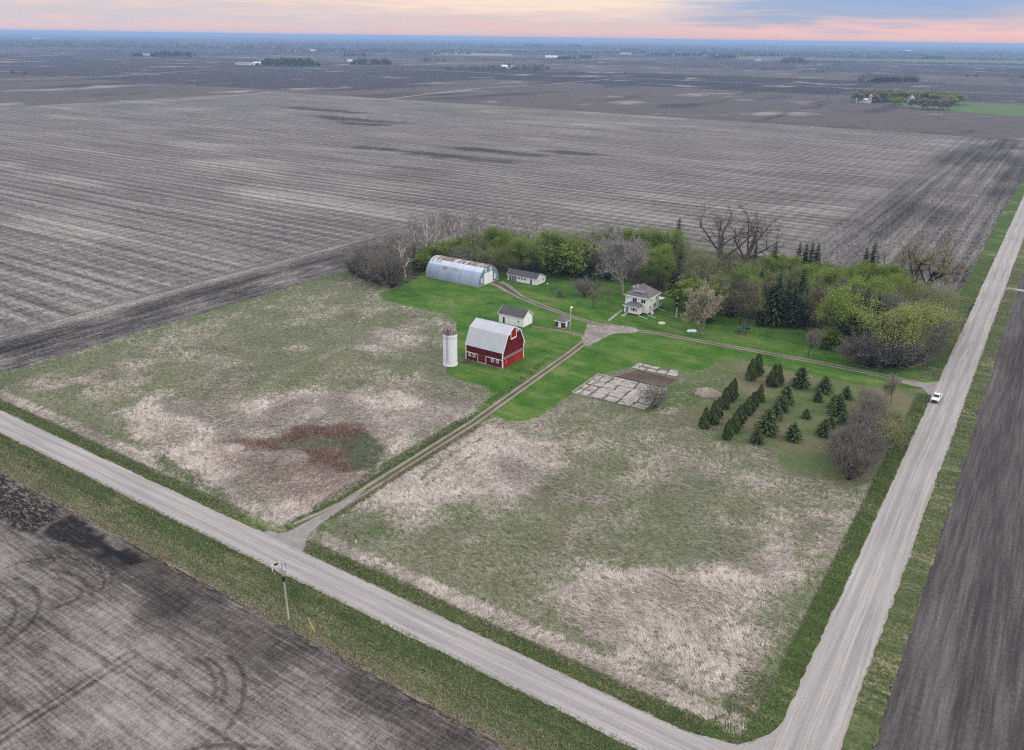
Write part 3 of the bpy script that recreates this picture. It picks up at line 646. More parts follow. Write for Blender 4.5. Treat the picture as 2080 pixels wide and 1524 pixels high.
def m_dome(n):
    p = n.obj; x, y, z = n.sep(p); a = n.math('ARCTAN2', y, x)
    k = n.noise(n.comb(n.math('MULTIPLY', a, 5.), n.math('MULTIPLY', z, .5), 0.), 1., 4, .7)
    return n.ramp(k, [(.34, lin(92, 72, 66)), (.47, lin(128, 104, 97)), (.57, lin(168, 156, 151)), (.7, lin(192, 186, 184))])
DOME = mat('rusty_dome_metal', m_dome, rough=.6, metal=.2)
def m_quon(n):
    p = n.obj; x, y, z = n.sep(p)
    rib = n.math('FRACT', n.math('MULTIPLY', x, 1.28)); pan = n.math('FLOOR', n.math('MULTIPLY', x, 1.28))
    wn = n.new('ShaderNodeTexWhiteNoise', noise_dimensions='1D'); n.put(wn.inputs['W'], pan); pr = wn.outputs['Value']
    k = n.noise(n.map(p, (1., .4, .4)), 1., 4, .6)
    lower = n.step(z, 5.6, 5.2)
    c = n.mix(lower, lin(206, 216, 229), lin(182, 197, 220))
    c = n.mul(c, n.ramp(n.math('ADD', n.math('MULTIPLY', pr, .5), n.math('MULTIPLY', k, .5)), [(.25, .86), (.7, 1.04)]))
    c = n.mul(c, n.ramp(rib, [(0., .82), (.1, 1.), (1., 1.)])); c = n.mul(c, n.ramp(n.math('ABSOLUTE', n.math('SUBTRACT', z, 2.6)), [(0., .84), (.05, 1.)]))
    rust = n.ramp(k, [(.35, lin(108, 88, 84)), (.55, lin(164, 136, 128)), (.7, lin(206, 196, 194))])
    top = n.math('MULTIPLY', n.step(z, 6.75, 6.95), n.step(n.math('ADD', pr, n.math('MULTIPLY', k, .5)), .3, .45))
    mid = n.math('MULTIPLY', n.math('MULTIPLY', n.step(z, 4.15, 4.3), n.step(z, 5.45, 5.3)), n.math('MULTIPLY', n.step(x, -5.6, -5.2), n.step(x, 2.2, 1.9)))
    mid = n.math('MULTIPLY', n.math('MULTIPLY', mid, n.step(pr, .25, .45)), .8)
    up = n.math('MULTIPLY', n.math('MULTIPLY', n.step(z, 6.0, 6.2), n.step(x, -5.5, -7.)), n.math('MULTIPLY', n.step(pr, .45, .6), .7))
    c = n.mix(n.math('MAXIMUM', n.math('MAXIMUM', top, mid), up), c, rust)
    return c
QUON = mat('galvanised_sheet', m_quon, rough=.5, metal=.15)
LAMPON = bpy.data.materials.new('amber_lamp_glow'); LAMPON.use_nodes = True
_b = LAMPON.node_tree.nodes['Principled BSDF']; _b.inputs['Emission Color'].default_value = (1, .55, .12, 1); _b.inputs['Emission Strength'].default_value = 6.; _b.inputs['Base Color'].default_value = (.8, .5, .2, 1)

def window(parent, face, pos, a0, a1, z0, z1, fw=.12, mull=0, name='window', frame=None, pane=None):
    "frame with pane; face S (-y) at y=pos or E (+x) at x=pos"
    m = MB(); d = .07
    def bx(mb, u0, u1, w0, w1, dep):
        if face == 'S': mb.box(u0, u1, pos-dep, pos+.05, w0, w1)
        else: mb.box(pos-.05, pos+dep, u0, u1, w0, w1)
    bx(m, a0-fw, a1+fw, z1, z1+fw, d); bx(m, a0-fw, a1+fw, z0-fw, z0, d+.03); bx(m, a0-fw, a0, z0, z1, d); bx(m, a1, a1+fw, z0, z1, d)
    for k in range(mull):
        u = a0+(a1-a0)*(k+1)/(mull+1); bx(m, u-.04, u+.04, z0, z1, d-.01)
    w = m.build(name, frame or WHITE, parent)
    g = MB(); bx(g, a0, a1, z0, z1, .03); g.build('pane', pane or GLASS, w)
    return w

# ------------------------------------------------------------------ red barn
def barn():
    x0, x1, y0, y1 = -136.8, -123.6, 184., 195.2; ym = 189.6
    t = thing('red_barn', 'red barn with white gambrel roof and white trimmed hay door, beside the silo', 'barn', (x0+x1)/2, ym)
    MB().box(x0-.05, x1+.05, y0-.05, y1+.05, -.3, .38).build('foundation', CONC, t)
    prof = [(y0, .38), (y1, .38), (y1, 5.35), (ym+3.35, 9.75), (ym, 11.6), (ym-3.35, 9.75), (y0, 5.35)]
    MB().prism_x(prof, x0, x1).build('wall', RED, t)
    m = MB(); ov = .28
    rp = [(y0-.35, 4.95), (ym-3.42, 9.95), (ym, 11.85), (ym+3.42, 9.95), (y1+.35, 4.95)]
    for (a, b), (c, d) in zip(rp[:-1], rp[1:]): m.slab([(x0-ov, a, b), (x1+ov, a, b), (x1+ov, c, d), (x0-ov, c, d)], .13)
    rf = m.build('roof', MROOF, t)
    m = MB()
    for (a, b), (c, d) in zip(rp[:-1], rp[1:]): m.bar((x1+ov+.06, a, b-.13), (x1+ov+.06, c, d-.13), .1, .3)
    m.build('rake_trim', WHITE, rf)
    for x in (x0+1.1, x0+3.3): m = MB(); m.tube((x, ym, 11.8), (x, ym, 12.5), .07); m.lathe([(.0, 12.35), (.2, 12.5), (.2, 12.6), (0., 12.75)], x, ym, 8, False); m.build('lightning_rod', BLACKM, rf)
    for (x, y) in ((x1, y0), (x1, y1), (x0, y0)): MB().box(x-.14, x+.14, y-.14, y+.14, .3, 5.2).build('corner_board', WHITE, t)
    for a, b in ((x0, -132.55), (-129.45, x1)): MB().box(a, b, y0-.06, y0+.02, 2.62, 2.82).build('trim_band', WHITE, t)
    for a in (-135.75, -134.15, -127.5, -125.75): window(t, 'S', y0, a, a+.62, 1.62, 2.42, .16, 1)
    d = MB().box(-132.4, -129.6, y0-.1, y0+.02, .4, 2.7).build('sliding_door', mat('dark_red_boards', m_boards(lin(124, 24, 30), lin(110, 60, 60), .3), rough=.8), t)
    m = MB(); m.box(-132.55, -132.4, y0-.12, y0+.02, .3, 2.7); m.box(-129.6, -129.45, y0-.12, y0+.02, .3, 2.7); m.box(-132.4, -129.6, y0-.12, y0, .28, .4); m.build('door_frame', WHITE, d)
    MB().bar((-132.5, y0-.14, 2.8), (-129.4, y0-.14, 2.8), .12, .12).build('door_track', GREYW, d)
    # gable end
    d = MB().box(x1-.02, x1+.1, y0+.2, ym-.12, .15, 2.95).build('sliding_door', REDN, t)
    m = MB(); m.lathe([(.0, 0), (.45, 0), (.45, .02), (0, .02)], 0, 0, 20); q = MB()
    q.V = [(x1+.1+v[2], 185.75+v[0]*.8, 1.75+v[1]*1.15) for v in m.V]; q.F = m.F
    q.build('faded_round_patch', mat('faded_pink_paint', col=lin(214, 128, 128), rough=.8), d)
    MB().box(x1-.02, x1+.12, ym+.12, y1-.2, .15, 2.95).build('sliding_door', mat('bright_red_boards', m_boards(lin(186, 44, 30), lin(150, 60, 50), .2), rough=.75), t)['label'] = 'brighter orange red sliding door'
    m = MB(); m.slab([(x1, y0, 3.5), (x1+.6, y0, 3.05), (x1+.6, y1, 3.05), (x1, y1, 3.5)], .08); m.build('pent_roof', GREYW, t)
    m = MB(); m.poly([(x1+.06, 188.25, 8.25), (x1+.06, 190.95, 8.25), (x1+.06, 190.95, 10.6), (x1+.06, ym, 11.35), (x1+.06, 188.25, 10.6), (x1-.02, 188.25, 8.25), (x1-.02, 190.95, 8.25), (x1-.02, 190.95, 10.6), (x1-.02, ym, 11.35), (x1-.02, 188.25, 10.6)],
                     [(0, 1, 2, 3, 4), (9, 8, 7, 6, 5), (0, 5, 6, 1), (1, 6, 7, 2), (2, 7, 8, 3), (3, 8, 9, 4), (4, 9, 5, 0)])
    hd = m.build('hay_door', REDN, t)
    m = MB(); X = x1+.09
    for a, b, w in (((188.15, 8.05), (188.15, 10.75), .2), ((191.05, 8.05), (191.05, 10.75), .2), ((188.1, 8.12), (191.1, 8.12), .34), ((188.1, 10.6), (ym, 11.5), .22), ((191.1, 10.6), (ym, 11.5), .22)):
        m.bar((X, a[0], a[1]), (X, b[0], b[1]), .1, w)
    m.build('hay_door_frame', WHITE, hd)
    for s in (-1, 1):
        m = MB()
        for k in range(3):
            yy = ym+s*(1.75+k*.5); top = 10.9-(k*.36)
            m.bar((X+.02, yy, top-1.1+k*.2), (X+.02, yy, top-.1), .08, .12)
        m.bar((X+.03, ym+s*1.6, 9.75), (X+.03, ym+s*3.0, 9.75), .08, .12); m.bar((X+.03, ym+s*1.6, 10.1), (X+.03, ym+s*2.9, 10.0), .08, .1)
        m.build('eave_bracket', WHITE, t)
barn()

# ------------------------------------------------------------------ silo
def silo():
    cx, cy, r = -138.35, 178.2, 2.1
    t = thing('silo', 'tall white stave silo with rusty brown domed cap, left of the red barn', 'silo', cx, cy)
    MB().lathe([(r+.14, -.2), (r+.14, .5), (r, .52), (r, 9.9), (r-.15, 9.9)], cx, cy, 40).build('wall', SILOW, t, True)
    m = MB(); m.lathe([(r+.06, 9.86)]+[((r+.04)*math.cos(a), 9.9+2.35*math.sin(a)) for a in np.linspace(0, math.pi/2-.05, 9)], cx, cy, 40)
    d = m.build('dome', DOME, t, True)
    A = math.atan2(-cy, -cx)
    m = MB()
    for k in range(8):
        e0, e1 = k*math.pi/18, (k+1)*math.pi/18; pt = lambda e, o: (cx+(r+o)*math.cos(e)*math.cos(A), cy+(r+o)*math.cos(e)*math.sin(A), 9.9+2.4*math.sin(e))
        m.bar(pt(e0, .08), pt(e1, .08), .12, .06)
    m.build('dome_rib', STEEL, d)
    m = MB()
    a0 = A-.42
    for k in range(3):
        aa = A-.1-.13*k
        m.poly([(cx+(r+.07)*math.cos(e)*math.cos(b), cy+(r+.07)*math.cos(e)*math.sin(b), 9.92+2.38*math.sin(e)) for b, e in ((aa-.12, .02), (aa, .02), (aa, .55), (aa-.12, .55))], [(0, 1, 2, 3)])
    m.build('dome_opening', DARKHOLE, d)
    m = MB()
    for k in range(30):
        z = 1.6+k*.3; p = lambda b: (cx+(r+.12)*math.cos(b), cy+(r+.12)*math.sin(b), z)
        m.tube(p(a0-.1), p(a0+.1), .03, n=5)
    for b in (a0-.1, a0+.1): m.tube((cx+(r+.12)*math.cos(b), cy+(r+.12)*math.sin(b), 1.4), (cx+(r+.12)*math.cos(b), cy+(r+.12)*math.sin(b), 10.2), .03, n=5)
    m.build('ladder', STEEL, t)
    def m_band(n):
        p = n.obj; x, y, z = n.sep(p); a = n.math('MULTIPLY', n.math('ARCTAN2', y, x), 5.6); f = n.math('ABSOLUTE', n.math('SUBTRACT', n.math('FRACT', a), .5))
        g = n.math('FRACT', n.math('MULTIPLY', a, 2.)); zz_ = n.math('SUBTRACT', z, 8.55)
        k = n.math('MULTIPLY', n.math('LESS_THAN', n.math('ABSOLUTE', n.math('SUBTRACT', zz_, n.math('MULTIPLY', f, 1.3))), .16), n.math('LESS_THAN', g, .62))
        return n.mix(k, lin(236, 236, 238), lin(112, 110, 112))
    MB().lathe([(r+.02, 8.5), (r+.02, 9.5)], cx, cy, 48, False).build('patterned_band', mat('silo_zigzag_blocks', m_band, rough=.7), t)
silo()
def rubble():
    t = thing('rubble_pile', 'pile of broken boards and rubble between the silo and the red barn', 'rubble', -136.2, 182.2)
    m = MB()
    for k in range(26):
        x = -137.+random.random()*2.2; y = 181.2+random.random()*2.4; z = random.random()*.5; a = random.random()*3
        m.bar((x, y, z), (x+math.cos(a)*.9, y+math.sin(a)*.9, z+random.random()*.35), .18, .1)
    m.build('board', GREYW, t)
rubble()

# ------------------------------------------------------------------ gabled sheds
def gable(t, x0, x1, y0, y1, ze, zr, ym, wall, roof, ov=.3, base=0., zb=None):
    zb = ze if zb is None else zb
    MB().prism_x([(y0, base), (y1, base), (y1, zb), (ym, zr), (y0, ze)], x0, x1).build('wall', wall, t)
    m = MB(); k0 = (zr-ze)/(ym-y0); k1 = (zr-zb)/(y1-ym)
    m.slab([(x0-ov, y0-ov, ze-k0*ov+.14), (x1+ov, y0-ov, ze-k0*ov+.14), (x1+ov, ym, zr+.14), (x0-ov, ym, zr+.14)], .12)
    m.slab([(x0-ov, y1+ov, zb-k1*ov+.14), (x1+ov, y1+ov, zb-k1*ov+.14), (x1+ov, ym, zr+.14), (x0-ov, ym, zr+.14)], .12)
    rf = m.build('roof', roof, t)
    m = MB()
    for x in (x0-ov-.04, x1+ov+.04):
        m.bar((x, y0-ov, ze-k0*ov+.08), (x, ym, zr+.08), .05, .2); m.bar((x, y1+ov, zb-k1*ov+.08), (x, ym, zr+.08), .05, .2)
    m.bar((x0-ov, y0-ov-.03, ze-k0*ov+.03), (x1+ov, y0-ov-.03, ze-k0*ov+.03), .05, .16)
    m.build('fascia', WHITE, rf); return rf
def white_shed():
    x0, x1, y0, y1 = -148.5, -138.6, 218.6, 224.3
    t = thing('white_shed', 'small white gabled shed with grey roof and dark door, behind the red barn', 'shed', (x0+x1)/2, 221.4)
    MB().box(x0-.1, x1+.1, y0-.1, y1+.1, -.2, .18).build('foundation', CONC, t)
    gable(t, x0, x1, y0, y1, 3.35, 5.3, 221.45, WHITE, SHING2, .28, .18)
    d = MB().box(-146.9, -146., y0-.06, y0+.02, .25, 2.35).build('door', DKGREEN, t)
    m = MB(); m.box(-147.15, -146.9, y0-.09, y0+.02, .2, 2.6); m.box(-146., -145.75, y0-.09, y0+.02, .2, 2.6); m.box(-146.9, -146., y0-.09, y0+.02, 2.35, 2.6); m.build('door_frame', mat('bright_white_paint', col=lin(244, 244, 244)), d)
    window(t, 'S', y0, -140.7, -140.3, 1.5, 2.05, .12)
white_shed()
def long_shed():
    x0, x1, y0, y1 = -175.2, -161.6, 264., 270.8
    t = thing('long_shed', 'long low white outbuilding with grey roof and many windows, right of the curved metal shed', 'shed', (x0+x1)/2, 267)
    gable(t, x0, x1, y0, y1, 2.6, 4.2, 266.4, WHITE, SHING2, .3, .1, 2.2)
    d = MB().box(-174.6, -170.9, y0-.07, y0+.02, .15, 2.3).build('sliding_door', GREYW, t)
    for k in range(4): MB().box(-174.6+k*1.22, -174.5+k*1.22, y0-.1, y0+.01, .15, 2.3).build('batten', WHITE, d)
    for k in range(3): window(t, 'S', y0, -170.3+k*1.45, -169.25+k*1.45, 1.3, 2.15, .1, 2)
    MB().box(-164.6, -163.7, y0-.06, y0+.02, .1, 2.15).build('door', GREYW, t)
    window(t, 'E', x1, 268.4, 269.3, 1.25, 1.85, .1)
    MB().box(x1, x1+.06, 265.3, 265.55, 1.2, 2.1).build('vent', GREYW, t)
long_shed()

# ------------------------------------------------------------------ curved metal shed
def quonset():
    x0, x1, yc, r, zb = -204.9, -178.4, 255.5, 7.1, .2
    t = thing('curved_metal_shed', 'large arched blue grey metal shed with rusty ridge and white end doors', 'shed', (x0+x1)/2, yc)
    MB().box(x0-.1, x1+.1, yc-r-.15, yc+r+.15, -.2, .3).build('foundation', PALEC, t)
    n = 36; m = MB(); N = 72
    xs = np.linspace(x0, x1, N+1); vs = []; fs = []
    for i, x in enumerate(xs):
        o = .03 if i % 2 else 0.
        for k in range(n+1):
            a = math.pi*k/n; vs.append((x, yc-(r+o)*math.cos(a), zb+(r+o+.1)*math.sin(a)))
    for i in range(N):
        for k in range(n): fs.append((i*(n+1)+k, (i+1)*(n+1)+k, (i+1)*(n+1)+k+1, i*(n+1)+k+1))
    m.poly(vs, fs); m.build('arched_roof', QUON, t, True)
    for x, s in ((x0+.15, -1), (x1-.15, 1)):
        m = MB(); ring = [(x, yc-(r-.02)*math.cos(math.pi*k/n), zb+(r+.06)*math.sin(math.pi*k/n)) for k in range(n+1)]
        ring2 = [(p[0]-.1*s, p[1], p[2]) for p in ring]; k2 = len(ring)
        m.poly(ring+ring2, [tuple(range(k2)), tuple(range(2*k2-1, k2-1, -1))]+[(i, k2+i, k2+(i+1) % k2, (i+1) % k2) for i in range(k2)])
        m.build('end_wall', mat('grey_sheet_metal', m_boards(lin(134, 150, 172), lin(120, 130, 146), .4, 3.), rough=.55), t)
    X = x1-.15
    d = MB(); d.box(X, X+.14, 252.3, 255.1, .3, 4.85); d = d.build('sliding_door', WHITE, t)
    MB().box(X, X+.14, 255.16, 258., .3, 4.85).build('sliding_door', WHITE, t)
    m = MB(); m.box(X, X+.2, 251.3, 259.1, 4.88, 5.12); m.build('door_track', STEEL, d)
    for a, z in ((250.7, 1.5), (259.5, 1.5)): window(t, 'E', X, a, a+.7, z, z+1.3, .28, pane=mat('pale_pane', col=lin(176, 190, 206), rough=.3))
    for a in (253.1, 256.4): window(t, 'E', X, a, a+.7, 5.45, 6.3, .22, pane=mat('pale_pane'))
quonset()

# ------------------------------------------------------------------ pump house
def pump():
    x0, x1, y0, y1 = -130.1, -126.7, 225.4, 228.8
    t = thing('pump_house', 'tiny dark brick hut with hipped roof and white door beside the lit lamp pole', 'hut', (x0+x1)/2, (y0+y1)/2)
    MB().box(x0-.1, x1+.1, y0-.1, y1+.1, -.2, .35).build('foundation', PALEC, t)
    MB().box(x0, x1, y0, y1, .35, 2.4).build('wall', BRICK, t)
    MB().box(-129., -127.9, y0-.07, y0+.02, .3, 2.1).build('door', WHITE, t)
    MB().box(x1-.02, x1+.07, 226.2, 227.4, .5, 2.0).build('panel', WHITE, t)
    m = MB(); o = .35; cx, cy = (x0+x1)/2, (y0+y1)/2
    m.poly([(x0-o, y0-o, 2.4), (x1+o, y0-o, 2.4), (x1+o, y1+o, 2.4), (x0-o, y1+o, 2.4), (cx, cy, 4.1)], [(0, 3, 2, 1), (0, 1, 4), (1, 2, 4), (2, 3, 4), (3, 0, 4)])
    rf = m.build('roof', SHING, t)
    m = MB()
    for a, b in (((x0-o, y0-o), (x1+o, y0-o)), ((x1+o, y0-o), (x1+o, y1+o)), ((x0-o, y0-o), (x0-o, y1+o))): m.bar((*a, 2.36), (*b, 2.36), .08, .18)
    m.build('fascia', WHITE, rf)
pump()

# ------------------------------------------------------------------ farmhouse
def house():
    x0, x1, y0, y1, zb, ze = -119., -110.1, 255.4, 264.6, .55, 6.25
    cx, cy = (x0+x1)/2, (y0+y1)/2
    t = thing('farmhouse', 'two storey cream farmhouse with grey hipped roof, dormers and blue front door', 'house', cx, cy)
    m = MB(); m.box(x0+.06, x1-.06, y0+.06, y1-.06, -.2, zb); m.box(-117.94, -112.16, 252.76, y0, -.2, zb); m.box(-113.5, -110.6, y1, 268.2, -.2, .4); m.build('foundation', mat('brown_foundation_stone', m_paint(lin(104, 84, 74), .3, (3, 3, 3)), rough=.9), t)
    MB().box(x0, x1, y0, y1, zb, ze).build('wall', SIDING, t)
    m = MB(); o = .55; ap = 9.75
    m.poly([(x0-o, y0-o, ze-.15), (x1+o, y0-o, ze-.15), (x1+o, y1+o, ze-.15), (x0-o, y1+o, ze-.15), (cx-.25, cy, ap), (cx+.25, cy, ap)],
           [(0, 3, 2, 1), (0, 1, 5, 4), (1, 2, 5), (2, 3, 4, 5), (3, 0, 4)])
    rf = m.build('roof', SHING, t)
    m = MB(); e = [(x0-o, y0-o), (x1+o, y0-o), (x1+o, y1+o), (x0-o, y1+o)]
    for a, b in zip(e, e[1:]+e[:1]): m.bar((*a, ze-.2), (*b, ze-.2), .1, .22)
    m.build('fascia', WHITE, rf)
    m = MB()
    for a in e: m.bar((*a, ze-.1), (cx+(.25 if a[0] > cx else -.25), cy, ap+.04), .22, .1)
    m.build('hip_ridge', mat('pale_ridge_shingle', m_shingle(lin(136, 128, 128)), rough=.9), rf)
    def dormer(cxd, yd, side):
        w = 1.35
        m = MB()
        if side == 'S':
            m.box(cxd-w, cxd+w, yd, yd+2.4, ze+.3, ze+1.55); b = m.build('dormer', SIDING, t)
            q = MB(); zt = ze+1.55
            q.poly([(cxd-w-.45, yd-.5, zt), (cxd+w+.45, yd-.5, zt), (cxd+w+.45, yd+2.6, zt), (cxd-w-.45, yd+2.6, zt), (cxd, yd+1.3, zt+.85), (cxd, yd+3.4, zt+.85)], [(0, 1, 2, 3), (0, 4, 1), (1, 4, 5, 2), (3, 5, 4, 0), (2, 5, 3)])
            q.build('dormer_roof', SHING, b)
            q = MB(); q.bar((cxd-w-.45, yd-.5, zt-.04), (cxd+w+.45, yd-.5, zt-.04), .08, .16); q.bar((cxd+w+.45, yd-.5, zt-.04), (cxd+w+.45, yd+1.2, zt-.04), .08, .16); q.build('dormer_fascia', WHITE, b)
            g = MB(); g.box(cxd-.62, cxd+.62, yd-.05, yd+.02, ze+.55, ze+1.35); g.build('dormer_window', GLASS, b)
        else:
            m.box(x0+.5, x0+3.2, yd-w, yd+w, ze+.3, ze+1.75); b = m.build('dormer', SIDING, t)
            q = MB(); zt = ze+1.75
            q.poly([(x0, yd-w-.45, zt), (x0+3.4, yd-w-.45, zt), (x0+3.4, yd+w+.45, zt), (x0, yd+w+.45, zt), (x0+1.6, yd, zt+.85), (x0+4., yd, zt+.85)], [(0, 3, 2, 1), (0, 1, 5, 4), (2, 3, 4, 5), (3, 0, 4), (1, 2, 5)])
            q.build('dormer_roof', SHING, b)
            q = MB(); q.bar((x0, yd-w-.45, zt-.04), (x0+3., yd-w-.45, zt-.04), .08, .16); q.build('dormer_fascia', WHITE, b)
    dormer(cx, 256.7, 'S'); dormer(0, 261.6, 'W')
    for a in (-116.2, -112.9): window(t, 'S', y0, a, a+1.6, 4.05, 5.35, .16, 1)
    window(t, 'S', y0, -118.5, -118.2, 4.6, 5.4, .1)
    for a, z, w in ((256.6, 1.6, .8), (259.9, 1.75, 1.9), (257.0, 4.2, .7), (261.8, 4.3, .7)): window(t, 'E', x1, a, a+w, z, z+(1.45 if z < 3 else 1.3), .16, 1 if w > 1 else 0)
    # front porch
    p = MB(); p.box(-118., -112.1, 252.7, y0-.002, zb, 3.0); p = p.build('porch', SIDING, t)
    m = MB(); m.poly([(-118.5, 252.2, 3.), (-111.6, 252.2, 3.), (-111.6, y0-.01, 3.), (-118.5, y0-.01, 3.), (-116.4, y0-.01, 4.15), (-113.6, y0-.01, 4.15)], [(0, 3, 2, 1), (0, 1, 5, 4), (1, 2, 5), (3, 0, 4), (2, 3, 4, 5)])
    m.build('porch_roof', SHING, p)
    m = MB(); m.bar((-118.5, 252.2, 2.96), (-111.6, 252.2, 2.96), .08, .16); m.bar((-111.6, 252.2, 2.96), (-111.6, y0, 2.96), .08, .16); m.bar((-118.5, 252.2, 2.96), (-118.5, y0, 2.96), .08, .16); m.build('porch_fascia', WHITE, p)
    d = MB().box(-117.35, -116.4, 252.62, 252.72, .62, 2.68).build('front_door', BLUE, p)
    for a, w in ((-115.5, .42), (-114.75, .85), (-113.55, .42)): window(t, 'S', 252.7, a, a+w, 1.45, 2.6, .13, 0)
    m = MB()
    for k in range(3): m.box(-117.5+.0, -116.2, 251.5-k*.35, 252.7-.001, 0, .5-k*.16)
    m.build('step', PALEC, t)
    # rear entry, downspouts, air conditioner
    r_ = MB().box(-113.6, -110.5, y1+.002, 268.3, .4, 3.3).build('rear_entry', SIDING, t)
    MB().slab([(-114., y1+.01, 3.55), (-109.6, y1+.01, 3.55), (-109.2, 268.8, 3.3), (-114., 268.8, 3.3)], .15).build('rear_roof', WHITE, r_)
    for (x, y, dx, dy) in ((-112.2, 252.6, 4., -1.3), (x1+.05, y0-.05, 3.6, -1.0), (x1+.06, 264.2, 3.2, -.9)):
        m = MB(); m.bar((x, y, 2.8 if y < 253 else ze-.3), (x, y, .15), .1, .1); m.bar((x, y, .16), (x+dx, y+dy, .1), .14, .1)
        m.build('downspout', WHITE, t)
    MB().box(x1+.5, x1+1.35, 256.9, 257.8, .02, .95).build('air_conditioner', WHITE, t)
    MB().lathe([(.12, 8.5), (.12, 9.1), (.2, 9.1), (.2, 9.25), (0, 9.3)], cx-1.1, 257.9, 10).build('roof_vent', WHITE, rf)
house()
def path_slab(name, pts, w, label, cat):
    t = MB(); q = resample(GG(pts) if np.max(pts) > 300 else np.array(pts, float), 1.3)
    for a, b in zip(q[:-1], q[1:]):
        d = b-a; l = np.linalg.norm(d); d = d/l; nn = np.array([-d[1], d[0]])*w/2; b2 = b-d*.06
        t.slab([(*(a-nn), .13), (*(b2-nn), .13), (*(b2+nn), .13), (*(a+nn), .13)], .12)
    return tag(t.build(name, PALEC), label, cat)
path_slab('garden_path', [(-116.85, 249.2), (-116.85, 252.)], 1.5, 'short pale concrete front path below the blue door', 'path')
path_slab('garden_path', [(1236, 652), (1250, 641), (1264, 630)], .9, 'narrow pale concrete walk along the left of the farmhouse', 'path')

# ------------------------------------------------------------------ concrete feed pad
def pad():
    soil = mat('joint_weeds', m_verge(lin(72, 68, 56), lin(104, 98, 82), lin(126, 124, 96), .4), rough=.95)
    t = thing('concrete_pad', 'old cracked concrete feedlot pad with weedy joints, in front of the tree plot', 'concrete pad', -87.5, 190)
    def quad(A, B, Cc, D_, u, v): return (1-v)*((1-u)*np.array(A)+u*np.array(B))+v*((1-u)*np.array(D_)+u*np.array(Cc))
    def panels(q, us, vs, name, skip=()):
        m = MB(); k = 0
        for i in range(len(us)-1):
            for j in range(len(vs)-1):
                k += 1
                if (i, j) in skip: continue
                g = .012; ps = []
                for (u, v) in ((us[i]+g, vs[j]+g), (us[i+1]-g, vs[j]+g), (us[i+1]-g, vs[j+1]-g), (us[i]+g, vs[j+1]-g)):
                    p = quad(*q, u+random.uniform(-.016, .016), v+random.uniform(-.02, .02)); ps.append(p)
                out = []
                for a, b in zip(ps, ps[1:]+ps[:1]):
                    for f in (0, .33, .66):
                        p = a+(b-a)*f; out.append((p[0]+random.uniform(-.2, .2), p[1]+random.uniform(-.2, .2), .2+random.uniform(-.015, .015)))
                m.slab(out, .15)
        return m.build(name, CONC2, t)
    q1 = [(-97.9, 180.7), (-76.8, 181.5), (-77.4, 198.1), (-98.3, 197.1)]
    s = MB().slab([(*p, .09) for p in q1], .1).build('weedy_joints', soil, t)
    panels(q1, [0, .085, .22, .4, .6, .8, 1.], [0, .22, .45, .7, .93, 1.], 'slab_panel')
    q2 = [(-93.2, 206.8), (-78.9, 207.8), (-80.2, 212.1), (-92.8, 211.4)]
    MB().slab([(*p, .09) for p in q2], .1).build('weedy_joints', soil, t)
    panels(q2, [0, .15, .33, .55, .78, 1.], [0, .4, .62, 1.], 'slab_panel', {(1, 1), (3, 2), (2, 1)})
    q3 = [(-93.3, 198.4), (-79.4, 198.8), (-78., 206.2), (-90.6, 206.4)]
    MB().slab([(*p, .1) for p in q3], .1).build('garden_bed', mat('bare_garden_soil', m_verge(lin(66, 52, 46), lin(96, 78, 70), lin(112, 108, 80), .2), rough=.95), t)
    m = MB(); m.bar((-98.3, 180.6, .22), (-98.6, 197.2, .22), .25, .3); m.bar((-98, 180.4, .22), (-92.5, 180.6, .22), .25, .3); m.bar((-95.9, 181, .24), (-96.1, 196.5, .24), .2, .2)
    m.build('kerb', PALEC, t)
    m = MB(); m.bar((-93.4, 198.2, .3), (-79.4, 198.5, .3), .2, .35); m.build('bed_edging', GREYW, t)
def m_conc2(n):
    p = n.pos; k = n.noise(n.map(p, (.5, .5, 0)), 1., 5, .65); f = n.noise(n.map(p, (2.5, 2.5, 0)), 1., 4, .7)
    t = n.math('ADD', n.math('MULTIPLY', k, .6), n.math('MULTIPLY', f, .4))
    return n.ramp(t, [(.34, lin(118, 112, 104)), (.45, lin(164, 156, 150)), (.58, lin(198, 190, 186))])
CONC2 = mat('cracked_concrete', m_conc2, rough=.9)
pad()
# fence posts left standing round the pad
def post(x, y, h, label, group, m, r=.06, name='fence_post'):
    o = MB().lathe([(r, 0), (r, h), (r*.4, h+.06)], 0, 0, 6).build(name, m); o.location = (x, y, 0); return tag(o, label, 'post', group)
OR = ['first', 'second', 'third', 'fourth', 'fifth', 'sixth', 'seventh', 'eighth', 'ninth', 'tenth', 'eleventh', 'twelfth', 'thirteenth', 'fourteenth', 'fifteenth', 'sixteenth', 'seventeenth', 'eighteenth', 'nineteenth', 'twentieth']+['twenty '+w for w in ('first', 'second', 'third', 'fourth', 'fifth', 'sixth', 'seventh', 'eighth', 'ninth')]+['thirtieth']+['thirty '+w for w in ('first', 'second', 'third', 'fourth', 'fifth', 'sixth', 'seventh', 'eighth', 'ninth')]
def ordl(i, n): return 'leftmost' if i == 0 and n > 1 else 'rightmost' if i == n-1 and n > 1 else OR[i]+' from the left'
fr = [(1231.5, 816), (1248.5, 820), (1254.5, 821), (1278, 828), (1301.5, 833)]
for i, (a, b) in enumerate(fr): post(*G(a, b), 1.3, f'dark fence post along the front of the concrete pad, {ordl(i, len(fr))} of five', 'fence posts along the front of the pad', GREYW)
fr = [(1295, 737), (1329, 741), (1348, 745), (1370, 749), (1399, 757)]
for i, (a, b) in enumerate(fr): post(*G(a, b), 1.5, f'thin steel post along the back of the concrete pad, {ordl(i, len(fr))} of five', 'fence posts along the back of the pad', STEEL, .05)
fr = [(1197, 770), (1206, 769), (1217, 758)]
